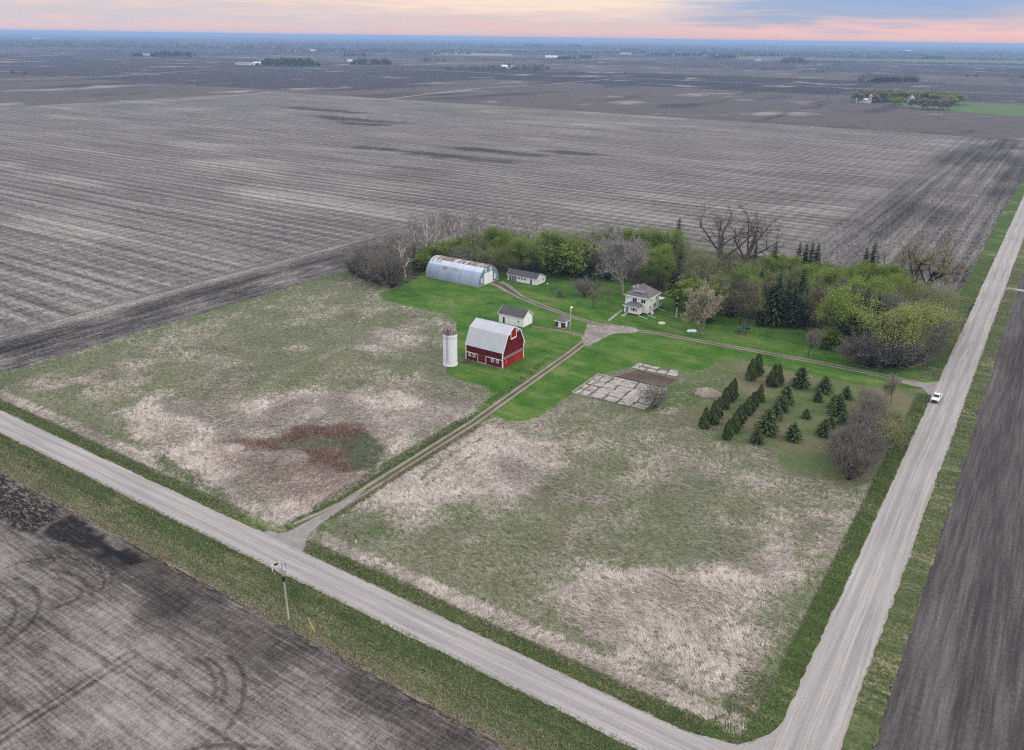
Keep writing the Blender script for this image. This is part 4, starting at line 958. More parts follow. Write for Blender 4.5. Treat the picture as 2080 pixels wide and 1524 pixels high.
for i, (a, b) in enumerate(fr): post(*G(a, b), 1.4, f'thin post at the left corner of the concrete pad, {ordl(i, len(fr))} of three', 'fence posts at the left corner of the pad', GREYW, .06)
post(*G(1296.5, 780), 3., 'tall thin black pole at the edge of the garden bed', None, BLACKM, .06, 'pole')
post(*G(1029.5, 772), 2.2, 'thin rusty post alone on the lawn in front of the barn', None, mat('rust', col=lin(120, 62, 44), rough=.9), .07, 'yard_post')
post(*G(1113.5, 797), 1.2, 'short dark post alone on the lawn right of the drive', None, GREYW, .09, 'yard_post')

# ------------------------------------------------------------------ poles, lamps, yard things
def lamp_pole():
    x, y = -124.75, 225.9
    t = thing('yard_lamp', 'pale wooden lamp pole with glowing amber lamp beside the brick pump house', 'lamp pole', x, y)
    MB().tube((x, y, -.2), (x, y, 8.3), .24, .17, 10).build('pole', WOODP_, t)
    m = MB(); m.tube((x, y, 8.1), (x+.3, y-.3, 8.55), .06); m.tube((x+.3, y-.3, 8.55), (x+.8, y-.8, 8.6), .06); m.build('arm', STEEL, t)
    h = MB().lathe([(.34, 8.5), (.3, 8.7), (.14, 8.85)], x+.9, y-.9, 12).build('lamp_head', mat('amber_lamp_cap', col=lin(150, 110, 60)), t)
    MB().lathe([(.05, 8.14), (.26, 8.28), (.3, 8.5)], x+.9, y-.9, 12).build('bulb', LAMPON, h)
    MB().box(x-.5, x-.22, y-.3, y+.3, 1., 2.4).build('meter_box', STEEL, t)
    l = bpy.data.lights.new('yard_lamp_light', 'POINT'); l.energy = 60; l.color = (1, .55, .2); l.shadow_soft_size = .25
    lo = bpy.data.objects.new('yard_lamp_light', l); C.objects.link(lo); lo.parent = t; lo.location = (.95, -.95, 7.9)
lamp_pole()
def thin_light():
    x, y = -147.7, 249.
    t = thing('light_post', 'thin grey light post with small white lamp on the lawn near the long shed', 'lamp post', x, y)
    MB().tube((x, y, 0), (x, y, 6.6), .07, .05, 8).build('pole', STEEL, t)
    MB().lathe([(.05, 6.5), (.25, 6.6), (.22, 6.8), (.06, 6.9)], x, y, 10).build('lamp_head', WHITE, t)
thin_light()
def signal():
    x, y = -101.1, 259.7
    t = thing('signal_mast', 'old railway signal mast with two black round heads, right of the farmhouse', 'signal', x, y)
    m = MB(); m.lathe([(.5, 0), (.5, .15), (.18, .7), (.12, .75)], x, y, 10); m.build('base', PALEC, t)
    MB().tube((x, y, .6), (x, y, 6.9), .09, .08, 8).build('mast', WHITE, t)
    for z in (5.9, 4.2):
        q = MB(); n = 20
        for yy in (-.16, -.22): q.V += [(x+.62*math.cos(2*math.pi*i/n), y+yy, z+.62*math.sin(2*math.pi*i/n)) for i in range(n)]
        q.F = [tuple(range(n)), tuple(range(2*n-1, n-1, -1))]+[(i, n+i, n+(i+1) % n, (i+1) % n) for i in range(n)]
        h = q.build('signal_head', BLACKM, t); MB().tube((x, y-.22, z), (x, y-.5, z), .16, .16, 10).build('hood', BLACKM, h)
    MB().lathe([(.1, 6.9), (.16, 7.05), (0, 7.3)], x, y, 8).build('finial', WHITE, t)
    m = MB(); m.bar((x+.2, y, .7), (x+.14, y, 6.4), .05, .05)
    for k in range(14): m.bar((x+.05, y, 1+k*.38), (x+.24, y, 1+k*.38), .03, .03)
    m.build('ladder', WHITE, t)
signal()
def planter():
    x, y = -102.1, 249.6
    t = thing('round_planter', 'round white rimmed planter with a thin bare sapling on the lawn by the farmhouse', 'planter', x, y)
    MB().lathe([(1.0, 0), (1.25, .1), (1.28, .38), (1.15, .5), (.9, .5), (.5, .62), (.01, .66)], x, y, 22).build('bowl', mat('cream_paint', m_paint(lin(226, 216, 196))), t, True)
    m = MB(); m.tube((x+.1, y, .6), (x+.5, y+.3, 4.2), .05, .02, 5)
    for k in range(7): z = 2.+k*.35; m.tube((x+.1+.4*(z-.6)/3.6, y+.3*(z-.6)/3.6, z), (x+.3+math.cos(k*2.2)*.5, y+.2+math.sin(k*2.2)*.5, z+.6), .02, .01, 4)
    m.build('sapling', mat('brown_bark', m_paint(lin(94, 84, 70), .3, (3, 3, 1)), rough=.95), t)
planter()
def ptank():
    x, y = -90., 246.3
    t = thing('propane_tank', 'white horizontal propane tank on short legs beside the drive', 'tank', x, y, rot=0.)
    d = Vector((.78, .62, 0)); n = 16; r = .52; L = 1.35; prof = [(-L-.3, .02), (-L-.22, .26), (-L, r*.9), (-L+.1, r), (L-.1, r), (L, r*.9), (L+.22, .26), (L+.3, .02)]
    m = MB(); s_ = Vector((-d.y, d.x, 0)); vs = []
    for a, rr in prof: vs += [Vector((x, y, .85))+d*a+(s_*math.cos(2*math.pi*i/n)+Vector((0, 0, 1))*math.sin(2*math.pi*i/n))*rr for i in range(n)]
    m.poly(vs, [(k*n+i, (k+1)*n+i, (k+1)*n+(i+1) % n, k*n+(i+1) % n) for k in range(len(prof)-1) for i in range(n)]+[tuple(range(n)), tuple(range(len(vs)-1, len(vs)-n-1, -1))])
    m.build('shell', TANKW, t, True)
    MB().lathe([(.17, 1.3), (.17, 1.55), (0, 1.62)], x, y, 12).build('valve_cap', TANKW, t)
    for a in (-.8, .8):
        p = Vector((x, y, 0))+d*a; MB().box(p.x-.28, p.x+.28, p.y-.28, p.y+.28, 0, .45).build('leg', CONC, t)
ptank()
def barrels():
    x, y = G(1513, 668)
    t = thing('barrel', 'blue plastic barrel beside the brush pile at the edge of the trees', 'barrel', x, y)
    MB().lathe([(.5, 0), (.58, .15), (.58, .55), (.6, .6), (.58, .65), (.58, 1.2), (.5, 1.32)], x, y, 18).build('drum', mat('blue_plastic', col=lin(44, 104, 168), rough=.4), t, True)
    MB().lathe([(.48, 1.33), (.48, 1.38), (.1, 1.4)], x, y, 14).build('lid', mat('blue_plastic'), t)
    x, y = G(1519.5, 669)
    t = thing('tyre', 'black tyre lying beside the blue barrel', 'tyre', x, y)
    m = MB(); n = 20; k = 8
    m.poly([(x+(.52+.2*math.cos(2*math.pi*j/k))*math.cos(2*math.pi*i/n), y+(.52+.2*math.cos(2*math.pi*j/k))*math.sin(2*math.pi*i/n), .25+.22*math.sin(2*math.pi*j/k)) for i in range(n) for j in range(k)],
           [(i*k+j, ((i+1) % n)*k+j, ((i+1) % n)*k+(j+1) % k, i*k+(j+1) % k) for i in range(n) for j in range(k)])
    m.build('tread', BLACKM, t, True)
    x, y = G(1505, 676)
    t = thing('brush_pile', 'burnt brown brush pile in front of the blue barrel', 'brush pile', x, y)
    m = MB()
    for q in range(130):
        a = random.random()*6.28; rr = random.random()**.6*2.6; px, py = x+math.cos(a)*rr, y+math.sin(a)*rr; z = max(0, .9*(1-rr/2.6))*random.random(); b = random.random()*6.28; l = .4+random.random()*1.1
        m.tube((px-math.cos(b)*l/2, py-math.sin(b)*l/2, z), (px+math.cos(b)*l/2, py+math.sin(b)*l/2, z+random.uniform(-.1, .4)), .05, .03, 4)
    m.build('branches', mat('burnt_brush', m_paint(lin(122, 100, 86), .35, (1, 1, 1)), rough=.95), t)
    x, y = G(1482, 641)
    t = thing('bucket', 'small white bucket by the dark trees right of the blossoming tree', 'bucket', x, y)
    MB().lathe([(.3, 0), (.42, .9), (.38, .9), (.26, .1)], x, y, 14).build('pail', WHITE, t, True)
    m = MB(); pts = [(x+.4*math.cos(a), y, .9+.35*math.sin(a)) for a in np.linspace(0, math.pi, 7)]
    for a, b in zip(pts[:-1], pts[1:]): m.tube(a, b, .02, n=4)
    m.build('handle', STEEL, t)
barrels()
def utility():
    x, y = -90.5, 71.6
    t = thing('utility_pole', 'tall wooden utility pole with transformer and side lamp beside the near gravel road', 'utility pole', x, y)
    top = (x-.25, y+.1, 9.9)
    MB().tube((x, y, -.3), top, .2, .13, 12).build('pole', WOODP_, t)
    MB().lathe([(.2, 7.7), (.24, 7.75), (.24, 8.6), (.2, 8.65)], x-.2, y+.05, 14).build('transformer', BLACKM, t, True)
    m = MB(); m.tube(top, (top[0]-.05, top[1], 11.3), .07, .05, 6); m.bar((x-.9, y+.1, 9.85), (x+.55, y+.1, 9.85), .09, .1); m.bar((x-.6, y+.1, 11.2), (x+.6, y+.1, 11.), .06, .06); m.build('crossarm', GREYW, t)
    m = MB(); m.tube((x+.5, y+.1, 9.9), (x+.65, y+.1, 10.3), .03, n=5); m.tube((x+.65, y+.1, 10.3), (x+.6, y+.1, 11.6), .03, n=5); m.tube((x+.65, y+.1, 10.2), (x+.1, y+.1, 9.3), .03, n=5); m.build('conductor', BLACKM, t)
    for px, pz in ((-.62, 11.3), (-.1, 11.3), (.3, 10.7), (-.05, 10.), (.5, 10.1)): MB().lathe([(.07, pz-.12), (.11, pz), (.07, pz+.14)], x+px, y+.05, 8).build('insulator', TANKW, t)
    m = MB(); m.tube((x-.85, y+.1, 10.4), (x-1.6, y-.1, 10.6), .04, n=6); m.build('lamp_arm', STEEL, t)
    h = MB(); h.bar((x-1.3, y-.05, 10.62), (x-2.3, y-.35, 10.0), .28, .16); h = h.build('lamp_head', WHITE, t)
    MB().bar((x-1.15, y-.02, 10.78), (x-1.75, y-.2, 10.42), .34, .2).build('lamp_cap', BLACKM, h)
    MB().tube((x-2.25, y-.35, 10.05), (x-2.2, y-.35, 9.1), .07, .1, 8).build('lamp_lens', TANKW, h)
utility()
_t = G(626.5, 1257, 1.9); _b = (-84.68, 71.9)
o = MB().tube((*_b, 0), (*_t, 1.9), .055, .05, 8).build('guy_marker', YEL)
MB().tube((*_t, 1.9), (_t[0]-.03, _t[1], 1.97), .065, .02, 8).build('marker_cap', YEL, o)
tag(o, 'leaning yellow guy wire marker in the grass right of the utility pole', 'marker')
def marker():
    x, y = G(723, 1103)
    t = thing('marker_post', 'white and black marker post standing in the dry grass near the drive mouth', 'marker post', x, y)
    MB().tube((x, y, 0), (x, y, .85), .1, .1, 10).build('lower_post', WHITE, t); MB().tube((x, y, .85), (x-.02, y, 1.9), .075, .06, 10).build('upper_post', BLACKM, t)
marker()
def gravelpile():
    x, y = G(1438, 800)
    n = 40; V = []; rings = 14
    for i in range(rings+1):
        for k in range(n):
            a = 2*math.pi*k/n; rr = i/rings; q = 1+.18*math.sin(a*3+1)+.1*math.sin(a*7)
            px, py = rr*3.9*q*math.cos(a), rr*2.6*q*math.sin(a); h = 1.75*(1-rr**1.6)*(1+.25*math.sin(a*2)*rr)
            V.append((px, py, max(-.05, h+(random.random()-.5)*.14)))
    Fc = [(i*n+k, (i+1)*n+k, (i+1)*n+(k+1) % n, i*n+(k+1) % n) for i in range(rings) for k in range(n)]
    me = bpy.data.meshes.new('gravel_pile'); me.from_pydata(V, [], Fc); me.update()
    o = link_mesh('gravel_pile', me, mat('sandy_gravel', m_paint(lin(188, 172, 156), .22, (2.2, 2.2, 2.2)), rough=.95)); o.location = (x, y, .05)
    tag(o, 'pale sandy gravel heap between the concrete pad and the evergreen rows', 'gravel heap')
    for k in range(9):
        a, b = G(1402+k*3.4+random.uniform(-3, 3), 800+random.uniform(-2, 6)); m = MB(); r = .3+random.random()*.25
        m.lathe([(r*.6, -.1), (r, .1), (r*.8, r*.7), (r*.2, r)], 0, 0, 7); s = m.build('fieldstone', STONE); s.location = (a, b, .04); s.rotation_euler = (random.uniform(-.2, .2), random.uniform(-.2, .2), random.random()*6)
        tag(s, 'pale rock among the scatter left of the gravel heap', 'rock', 'rocks beside the gravel heap')
gravelpile()
def culvert():
    x, y = G(1955, 612)
    t = MB(); t.tube((x-4, y, .1), (x+2.5, y-.4, .15), .35, .35, 12); tag(t.build('culvert_pipe', mat('dark_steel_pipe', col=lin(70, 66, 62), rough=.8)), 'dark culvert pipe in the grass where the tree belt meets the side road', 'pipe')
culvert()

# ------------------------------------------------------------------ pickup
def pickup():
    t = thing('pickup_truck', 'white crew cab pickup stopped on the gravel side road near the drive', 'pickup truck', -14.35, 233.4, .13, rot=R(-2))
    W = .98
    PW = mat('white_car_paint', col=lin(234, 236, 240), rough=.25, spec=.5); BP = mat('black_plastic', col=(.02, .02, .022, 1), rough=.5); TI = mat('tyre_rubber', col=(.018, .018, .018, 1), rough=.85)
    def loft(secs, mb):
        "cross sections along y: list of (y,[(x,z)...])"
        k = len(secs[0][1]); vs = [(x, y, z) for y, p in secs for x, z in p]
        fs = [(i*k+j, i*k+(j+1) % k, (i+1)*k+(j+1) % k, (i+1)*k+j) for i in range(len(secs)-1) for j in range(k)]
        fs += [tuple(range(k-1, -1, -1)), tuple(range((len(secs)-1)*k, len(secs)*k))]; mb.poly(vs, fs); return mb
    def sec(w, z0, z1, r=.12): return [(-w, z0), (w, z0), (w, z1-r), (w-r, z1), (-w+r, z1), (-w, z1-r)]
    def bld(mb, name, m, p, sm_=False, bev=0.):
        me = bpy.data.meshes.new(name); me.from_pydata([tuple(v) for v in mb.V], [], mb.F); me.update(); o = link_mesh(name, me, m, p)
        if bev: md = o.modifiers.new('bevel', 'BEVEL'); md.width = bev; md.segments = 2; md.limit_method = 'ANGLE'; md.angle_limit = R(30)
        return o
    m = MB(); loft([(-2.85, sec(.86, .5, 1.0)), (-2.72, sec(.95, .42, 1.14)), (-1.45, sec(W, .42, 1.22)), (-1.2, sec(W, .42, 1.24)), (1.1, sec(W, .42, 1.26))], m)
    body = bld(m, 'body', PW, t, bev=.04)
    m = MB(); loft([(-1.3, sec(.88, 1.2, 1.26, .03)), (-.55, sec(.76, 1.2, 1.86, .12)), (.55, sec(.76, 1.2, 1.9, .12)), (1.05, sec(.84, 1.2, 1.3, .03))], m)
    cab = bld(m, 'cab', PW, t, bev=.05)
    m = MB(); m.poly([(-.78, -1.235, 1.30), (.78, -1.235, 1.30), (.66, -.63, 1.80), (-.66, -.63, 1.80), (-.78, -1.215, 1.29), (.78, -1.215, 1.29), (.66, -.61, 1.79), (-.66, -.61, 1.79)], [(0, 1, 2, 3), (7, 6, 5, 4), (0, 4, 5, 1), (1, 5, 6, 2), (2, 6, 7, 3), (3, 7, 4, 0)])
    m.V = [(x, y-.03, z+.02) for x, y, z in m.V]; bld(m, 'windscreen', GLASS, cab)
    m = MB(); m.poly([(-.72, 1.03, 1.34), (.72, 1.03, 1.34), (.64, .64, 1.78), (-.64, .64, 1.78), (-.72, 1.0, 1.34), (.72, 1.0, 1.34), (.64, .61, 1.78), (-.64, .61, 1.78)], [(3, 2, 1, 0), (4, 5, 6, 7), (1, 5, 4, 0), (2, 6, 5, 1), (3, 7, 6, 2), (0, 4, 7, 3)])
    m.V = [(x, y+.03, z+.01) for x, y, z in m.V]; bld(m, 'rear_window', GLASS, cab)
    for s in (-1, 1):
        for (a, b, c, d) in ((-.95, -.1, -.5, -.1), (0., .85, 0., .55)):
            q = MB(); q.poly([(s*.90, a, 1.3), (s*.90, b, 1.3), (s*.79, d, 1.76), (s*.79, c, 1.76), (s*.80, a, 1.3), (s*.80, b, 1.3), (s*.70, d, 1.76), (s*.70, c, 1.76)], [(0, 1, 2, 3), (7, 6, 5, 4), (0, 4, 5, 1), (1, 5, 6, 2), (2, 6, 7, 3), (3, 7, 4, 0)]); bld(q, 'side_window', GLASS, cab)
        q = MB(); q.box(min(s*.98, s*1.22), max(s*.98, s*1.22), -.95, -.82, 1.22, 1.42); bld(q, 'mirror', PW, t)
        q = MB(); q.box(s*.8-.13, s*.8+.13, -2.88, -2.7, .82, 1.02); bld(q, 'headlight', mat('headlight_lens', col=lin(200, 206, 214), rough=.1), t)
        q = MB(); q.box(s*.9-.07, s*.9+.07, 2.78, 2.88, .85, 1.2); bld(q, 'tail_light', mat('red_lens', col=lin(150, 20, 20), rough=.2), t)
        for y in (-1.85, 1.85):
            q = MB(); n = 20
            for x in (s*.98, s*.72): q.V += [(x, y+.4*math.cos(2*math.pi*i/n), .4+.4*math.sin(2*math.pi*i/n)) for i in range(n)]
            q.F = [tuple(range(n)), tuple(range(2*n-1, n-1, -1))]+[(i, n+i, n+(i+1) % n, (i+1) % n) for i in range(n)]; w = bld(q, 'wheel', TI, t)
            q = MB()
            for x in (s*.995, s*.9): q.V += [(x, y+.25*math.cos(2*math.pi*i/n), .4+.25*math.sin(2*math.pi*i/n)) for i in range(n)]
            q.F = [tuple(range(n)), tuple(range(2*n-1, n-1, -1))]+[(i, n+i, n+(i+1) % n, (i+1) % n) for i in range(n)]; bld(q, 'rim', STEEL, w)
    m = MB(); m.box(-W, -W+.12, 1.1, 2.82, .55, 1.28); m.box(W-.12, W, 1.1, 2.82, .55, 1.28); m.box(-W+.12, W-.12, 1.1, 1.2, .55, 1.28); bed = bld(m, 'cargo_bed', PW, t)
    m = MB(); m.box(-W+.12, W-.12, 1.2, 2.7, .55, .72); bld(m, 'bed_floor', BP, bed)
    m = MB(); m.box(-W+.14, W-.14, 2.7, 2.84, .55, 1.3); bld(m, 'tailgate', PW, t)
    m = MB(); m.box(-.62, .62, -2.9, -2.76, .62, .98); bld(m, 'grille', BP, t)
    m = MB(); m.box(-.94, .94, -2.98, -2.78, .4, .58); bld(m, 'bumper', BP, t)
    m = MB(); m.box(-.94, .94, 2.84, 2.98, .42, .58); bld(m, 'bumper', STEEL, t)
pickup()

# ------------------------------------------------------------------ tree materials
def m_leaf(lo, mid, hi, tint=.25):
    def f(n):
        t = n.attr('tone'); r = n.rand
        c = n.ramp(t, [(0., lo), (.5, mid), (1., hi)])
        return n.mul(c, n.ramp(r, [(0., (1-tint, 1-tint, 1-tint*.6, 1)), (.5, (1, 1, 1, 1)), (1., (1+tint*.5, 1+tint*.3, 1, 1))]))
    return f
L_FAR = mat('far_grove_foliage', m_leaf(lin(62, 66, 46), lin(92, 96, 66), lin(122, 122, 90)), rough=.9, spec=.05)
BARK = mat('grey_brown_bark', m_paint(lin(96, 88, 80), .3, (2, 2, .5)), rough=.95, spec=.05)
DBARK = mat('dark_bark', m_paint(lin(62, 56, 53), .3, (2, 2, .5)), rough=.95, spec=.05)
CBARK = mat('dark_grey_cottonwood_bark', m_paint(lin(112, 104, 98), .3, (2, 2, .5)), rough=.95, spec=.05)
PBARK = mat('pale_aspen_bark', m_paint(lin(228, 222, 212), .25, (2, 2, .8)), rough=.9, spec=.05)
SBARK = mat('silver_bark', m_paint(lin(176, 168, 158), .25, (2, 2, .5)), rough=.95, spec=.05)
L_BRIGHT = mat('bright_spring_leaves', m_leaf(lin(94, 116, 48), lin(148, 170, 80), lin(190, 204, 122)), rough=.8, spec=.1)
L_YELLOW = mat('yellow_green_catkins', m_leaf(lin(126, 136, 76), lin(172, 182, 108), lin(204, 210, 144)), rough=.8, spec=.1)
L_OLIVE = mat('olive_young_leaves', m_leaf(lin(114, 118, 78), lin(160, 164, 114), lin(196, 196, 150)), rough=.85, spec=.1)
L_DEEP = mat('deep_green_leaves', m_leaf(lin(92, 114, 50), lin(136, 158, 72), lin(176, 190, 104)), rough=.8, spec=.1)
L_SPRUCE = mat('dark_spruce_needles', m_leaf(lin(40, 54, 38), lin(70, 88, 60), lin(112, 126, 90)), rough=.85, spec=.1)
L_ARB = mat('arborvitae_foliage', m_leaf(lin(62, 76, 42), lin(98, 114, 66), lin(142, 152, 98)), rough=.85, spec=.1)
L_PINE = mat('young_pine_needles', m_leaf(lin(54, 74, 44), lin(92, 116, 70), lin(140, 154, 102)), rough=.85, spec=.1)
L_PALE = mat('pale_blossom', m_leaf(lin(166, 158, 136), lin(206, 198, 176), lin(230, 222, 202)), rough=.85, spec=.1)
TW_GREY = mat('grey_twigs', m_leaf(lin(134, 127, 119), lin(174, 167, 158), lin(206, 199, 188)), rough=.95, spec=.05)
TW_BROWN = mat('purple_brown_twigs', m_leaf(lin(106, 92, 90), lin(142, 126, 124), lin(168, 152, 148)), rough=.95, spec=.05)
TW_PALE = mat('silvery_twigs', m_leaf(lin(176, 168, 156), lin(212, 204, 192), lin(232, 224, 212)), rough=.95, spec=.05)
TW_MAUVE = mat('mauve_grey_twigs', m_leaf(lin(116, 112, 102), lin(154, 149, 137), lin(188, 182, 170)), rough=.95, spec=.05)
TW_DARK = mat('dark_twigs', m_leaf(lin(56, 50, 48), lin(80, 73, 70), lin(108, 100, 94)), rough=.95, spec=.05)
TW_BUFF = mat('buff_budding_twigs', m_leaf(lin(150, 142, 106), lin(190, 180, 140), lin(214, 206, 166)), rough=.95, spec=.05)

for _n, _m in MATS.items():
    if any(w in _n for w in ('leaves', 'catkins', 'needles', 'foliage', 'blossom', 'twigs')):
        _t = _m.node_tree; _p = _t.nodes['Principled BSDF']; _o = _t.nodes['Material Output']; _x = _t.nodes.new('ShaderNodeMixShader'); _x.inputs[0].default_value = .4
        _tr = _t.nodes.new('ShaderNodeBsdfTranslucent'); _t.links.new(_p.inputs['Base Color'].links[0].from_socket, _tr.inputs[0])
        _t.links.new(_p.outputs[0], _x.inputs[1]); _t.links.new(_tr.outputs[0], _x.inputs[2]); _t.links.new(_x.outputs[0], _o.inputs['Surface'])

# ------------------------------------------------------------------ tree shapes (unit: metres at nominal height, later scaled)
class Tree:
    def __init__(s, seed): s.r = np.random.default_rng(seed); s.V = []; s.F = []; s.tw = []; s.tips = []; s.nv = 0
    def tube(s, pts, rad, n):
        pts = np.array(pts); T = np.gradient(pts, axis=0); T /= np.linalg.norm(T, axis=1)[:, None]+1e-9
        ref = np.array([1., 0, 0]) if abs(T[0][0]) < .8 else np.array([0, 1., 0])
        U = np.cross(T, ref); U /= np.linalg.norm(U, axis=1)[:, None]+1e-9; Vv = np.cross(T, U)
        a = np.arange(n)*2*math.pi/n
        P = pts[:, None]+(U[:, None]*np.cos(a)[None, :, None]+Vv[:, None]*np.sin(a)[None, :, None])*np.array(rad)[:, None, None]
        k = len(pts); i = (np.arange(k-1)[:, None]*n+np.arange(n)[None]); j = (np.arange(k-1)[:, None]*n+(np.arange(n)+1)[None] % n)
        s.V.append(P.reshape(-1, 3)); s.F.append(np.stack([i.ravel(), j.ravel(), (j+n).ravel(), (i+n).ravel()], 1)+s.nv); s.nv += k*n
    def grow(s, p, d, L, r, lev, cfg):
        lv = cfg['levels'][lev]; seg = lv.get('seg', 4); pts = [np.array(p, float)]; d = np.array(d, float); d /= np.linalg.norm(d)
        for k in range(seg):
            d = d+s.r.normal(0, lv.get('wob', .15), 3)+np.array([0, 0, lv.get('up', .05)]); d /= np.linalg.norm(d); pts.append(pts[-1]+d*L/seg)
        taper = lv.get('taper', .55); rad = np.linspace(r, r*taper, seg+1)
        if lev < cfg['solid']: s.tube(pts, rad, lv.get('n', 5))
        else: s.tw.append((np.array(pts), r))
        pts = np.array(pts)
        if lev+1 >= len(cfg['levels']): s.tips.append(pts[-1]); s.tips.append((pts[-1]+pts[-2])/2); return
        nx = cfg['levels'][lev+1]; nchild = nx['num']; a0 = s.r.random()*6.28
        for c in range(nchild):
            t = nx.get('t0', .35)+(1-nx.get('t0', .35))*((c+s.r.random()*.8)/nchild); t = min(t, 1.); q = t*seg; i = min(int(q), seg-1); b = pts[i]+(pts[i+1]-pts[i])*(q-i)
            ax = pts[i+1]-pts[i]; ax /= np.linalg.norm(ax); a0 += 2.4+s.r.normal(0, .3)
            o = np.cross(ax, [0, 0, 1.]) if abs(ax[2]) < .95 else np.cross(ax, [1., 0, 0]); o /= np.linalg.norm(o); o2 = np.cross(ax, o)
            ang = math.radians(nx.get('ang', 45))*s.r.uniform(.75, 1.25); dd = ax*math.cos(ang)+(o*math.cos(a0)+o2*math.sin(a0))*math.sin(ang)
            s.grow(b, dd, L*nx['len']*s.r.uniform(.7, 1.2)*(1.15-.45*t if lev == 0 else 1.), max(r*nx.get('rad', .5)*(1-.4*t), .012), lev+1, cfg)
    def trunk_mesh(s, name):
        return fast_mesh(name, np.concatenate(s.V), np.concatenate(s.F))
    def twigs(s, name, fine=3, flen=.8, w=.035):
        "twigs as thin crossed slivers plus finer sprays off them"
        A = []; B = []; Wd = []
        for pts, r in s.tw:
            A.append(pts[:-1]); B.append(pts[1:]); Wd.append(np.full(len(pts)-1, max(r*1.3, w)))
            for k in range(fine):
                i = s.r.integers(0, len(pts)-1); b = pts[i]+(pts[i+1]-pts[i])*s.r.random(); d = pts[i+1]-pts[i]; d = d/np.linalg.norm(d)+s.r.normal(0, .55, 3)+[0, 0, .25]; d /= np.linalg.norm(d)
                A.append(b[None]); B.append((b+d*flen*s.r.uniform(.5, 1.2))[None]); Wd.append(np.array([w]))
        A = np.concatenate(A); B = np.concatenate(B); Wd = np.concatenate(Wd)
        D = B-A; D /= np.linalg.norm(D, axis=1)[:, None]+1e-9; U = np.cross(D, s.r.normal(0, 1, D.shape)); U /= np.linalg.norm(U, axis=1)[:, None]+1e-9; X = np.cross(D, U)
        V = []; Fc = []; n = len(A)
        for q in (U, X):
            base = len(V)*n*1
            V += [A-q*Wd[:, None]/2, A+q*Wd[:, None]/2, B+q*Wd[:, None]*.25, B-q*Wd[:, None]*.25]
        V = np.stack(V, 1).reshape(-1, 3); i = np.arange(n)[:, None]*8
        Fc = np.concatenate([i+[0, 1, 2, 3], i+[4, 5, 6, 7]])
        tone = np.repeat(np.clip(s.r.normal(.5, .22, n), 0, 1), 8)
        return fast_mesh(name, V, Fc, {'tone': tone})
def leaf_cards(r, cen, size, up=.5, tone=None, asp=.7):
    n = len(cen); N = r.normal(0, 1, (n, 3)); N[:, 2] = np.abs(N[:, 2])+up; N /= np.linalg.norm(N, axis=1)[:, None]
    U = np.cross(N, r.normal(0, 1, (n, 3))); U /= np.linalg.norm(U, axis=1)[:, None]; X = np.cross(N, U); sz = (size*r.uniform(.6, 1.3, n))[:, None]/2
    V = np.stack([cen-U*sz-X*sz*asp*.4, cen-X*sz*asp, cen+U*sz, cen+X*sz*asp], 1).reshape(-1, 3); Fc = np.arange(4*n).reshape(-1, 4)
    tone = np.clip(r.normal(.5, .22, n), 0, 1) if tone is None else tone
    return V, Fc, np.repeat(tone, 4)
LV = lambda *a: dict(solid=3, levels=list(a))
def broad(seed, H=12, spread=1., dense=1., leafsize=.42, limbs=7):
    leafsize *= .62; dense *= 2.2
    t = Tree(seed)
    cfg = LV(dict(seg=5, wob=.06, up=.1, n=7, taper=.35), dict(num=limbs, len=.62*spread, ang=48, rad=.5, t0=.28, seg=4, wob=.16, up=.1, n=5), dict(num=5, len=.5, ang=45, rad=.45, t0=.3, seg=3, wob=.2, up=.06, n=4), dict(num=4, len=.5, ang=45, rad=.5, t0=.3, seg=2, wob=.25))
    t.grow((0, 0, -.3), (0, 0, 1), H*.72, H*.02, 0, cfg)
    tips = np.array(t.tips); r = t.r
    k = int(16*dense); cen = np.repeat(tips, k, 0)+r.normal(0, .055*H, (len(tips)*k, 3))*[1, 1, .8]
    clump = np.repeat(r.normal(0, .16, len(tips)), k)
    V, Fc, tone = leaf_cards(r, cen, leafsize, .35, np.clip(.5+clump+r.normal(0, .16, len(cen)), 0, 1))
    return t.trunk_mesh('trunk'), fast_mesh('crown', V, Fc, {'tone': tone}), V[:, 2].max()
def bare(seed, H=12, spread=1., limbs=6, tn=6, fine=3, w=.05, stems=1, trunk=.7, ang=40, thick=1.):
    t = Tree(seed)
    cfg = LV(dict(seg=5, wob=.07, up=.12, n=7, taper=.35), dict(num=limbs, len=.66*spread, ang=ang, rad=.55, t0=.22, seg=4, wob=.15, up=.12, n=5), dict(num=5, len=.55, ang=40, rad=.5, t0=.25, seg=3, wob=.18, up=.08, n=4), dict(num=tn, len=.55, ang=40, rad=.5, t0=.15, seg=3, wob=.2, up=.05), dict(num=3, len=.6, ang=35, rad=.6, t0=.2, seg=2, wob=.2, up=.05))
    for k in range(stems):
        a = k*6.28/stems; d = (0, 0, 1) if stems == 1 else (math.cos(a)*.3, math.sin(a)*.3, 1)
        t.grow((math.cos(a)*.25*(stems > 1), math.sin(a)*.25*(stems > 1), -.3), d, H*trunk, H*.019*thick/(1 if stems == 1 else 1.5), 0, cfg)
    cr = t.twigs('crown', fine, H*.05, w); z = max(v[:, 2].max() for v in t.V)
    return t.trunk_mesh('trunk'), cr, z+.4
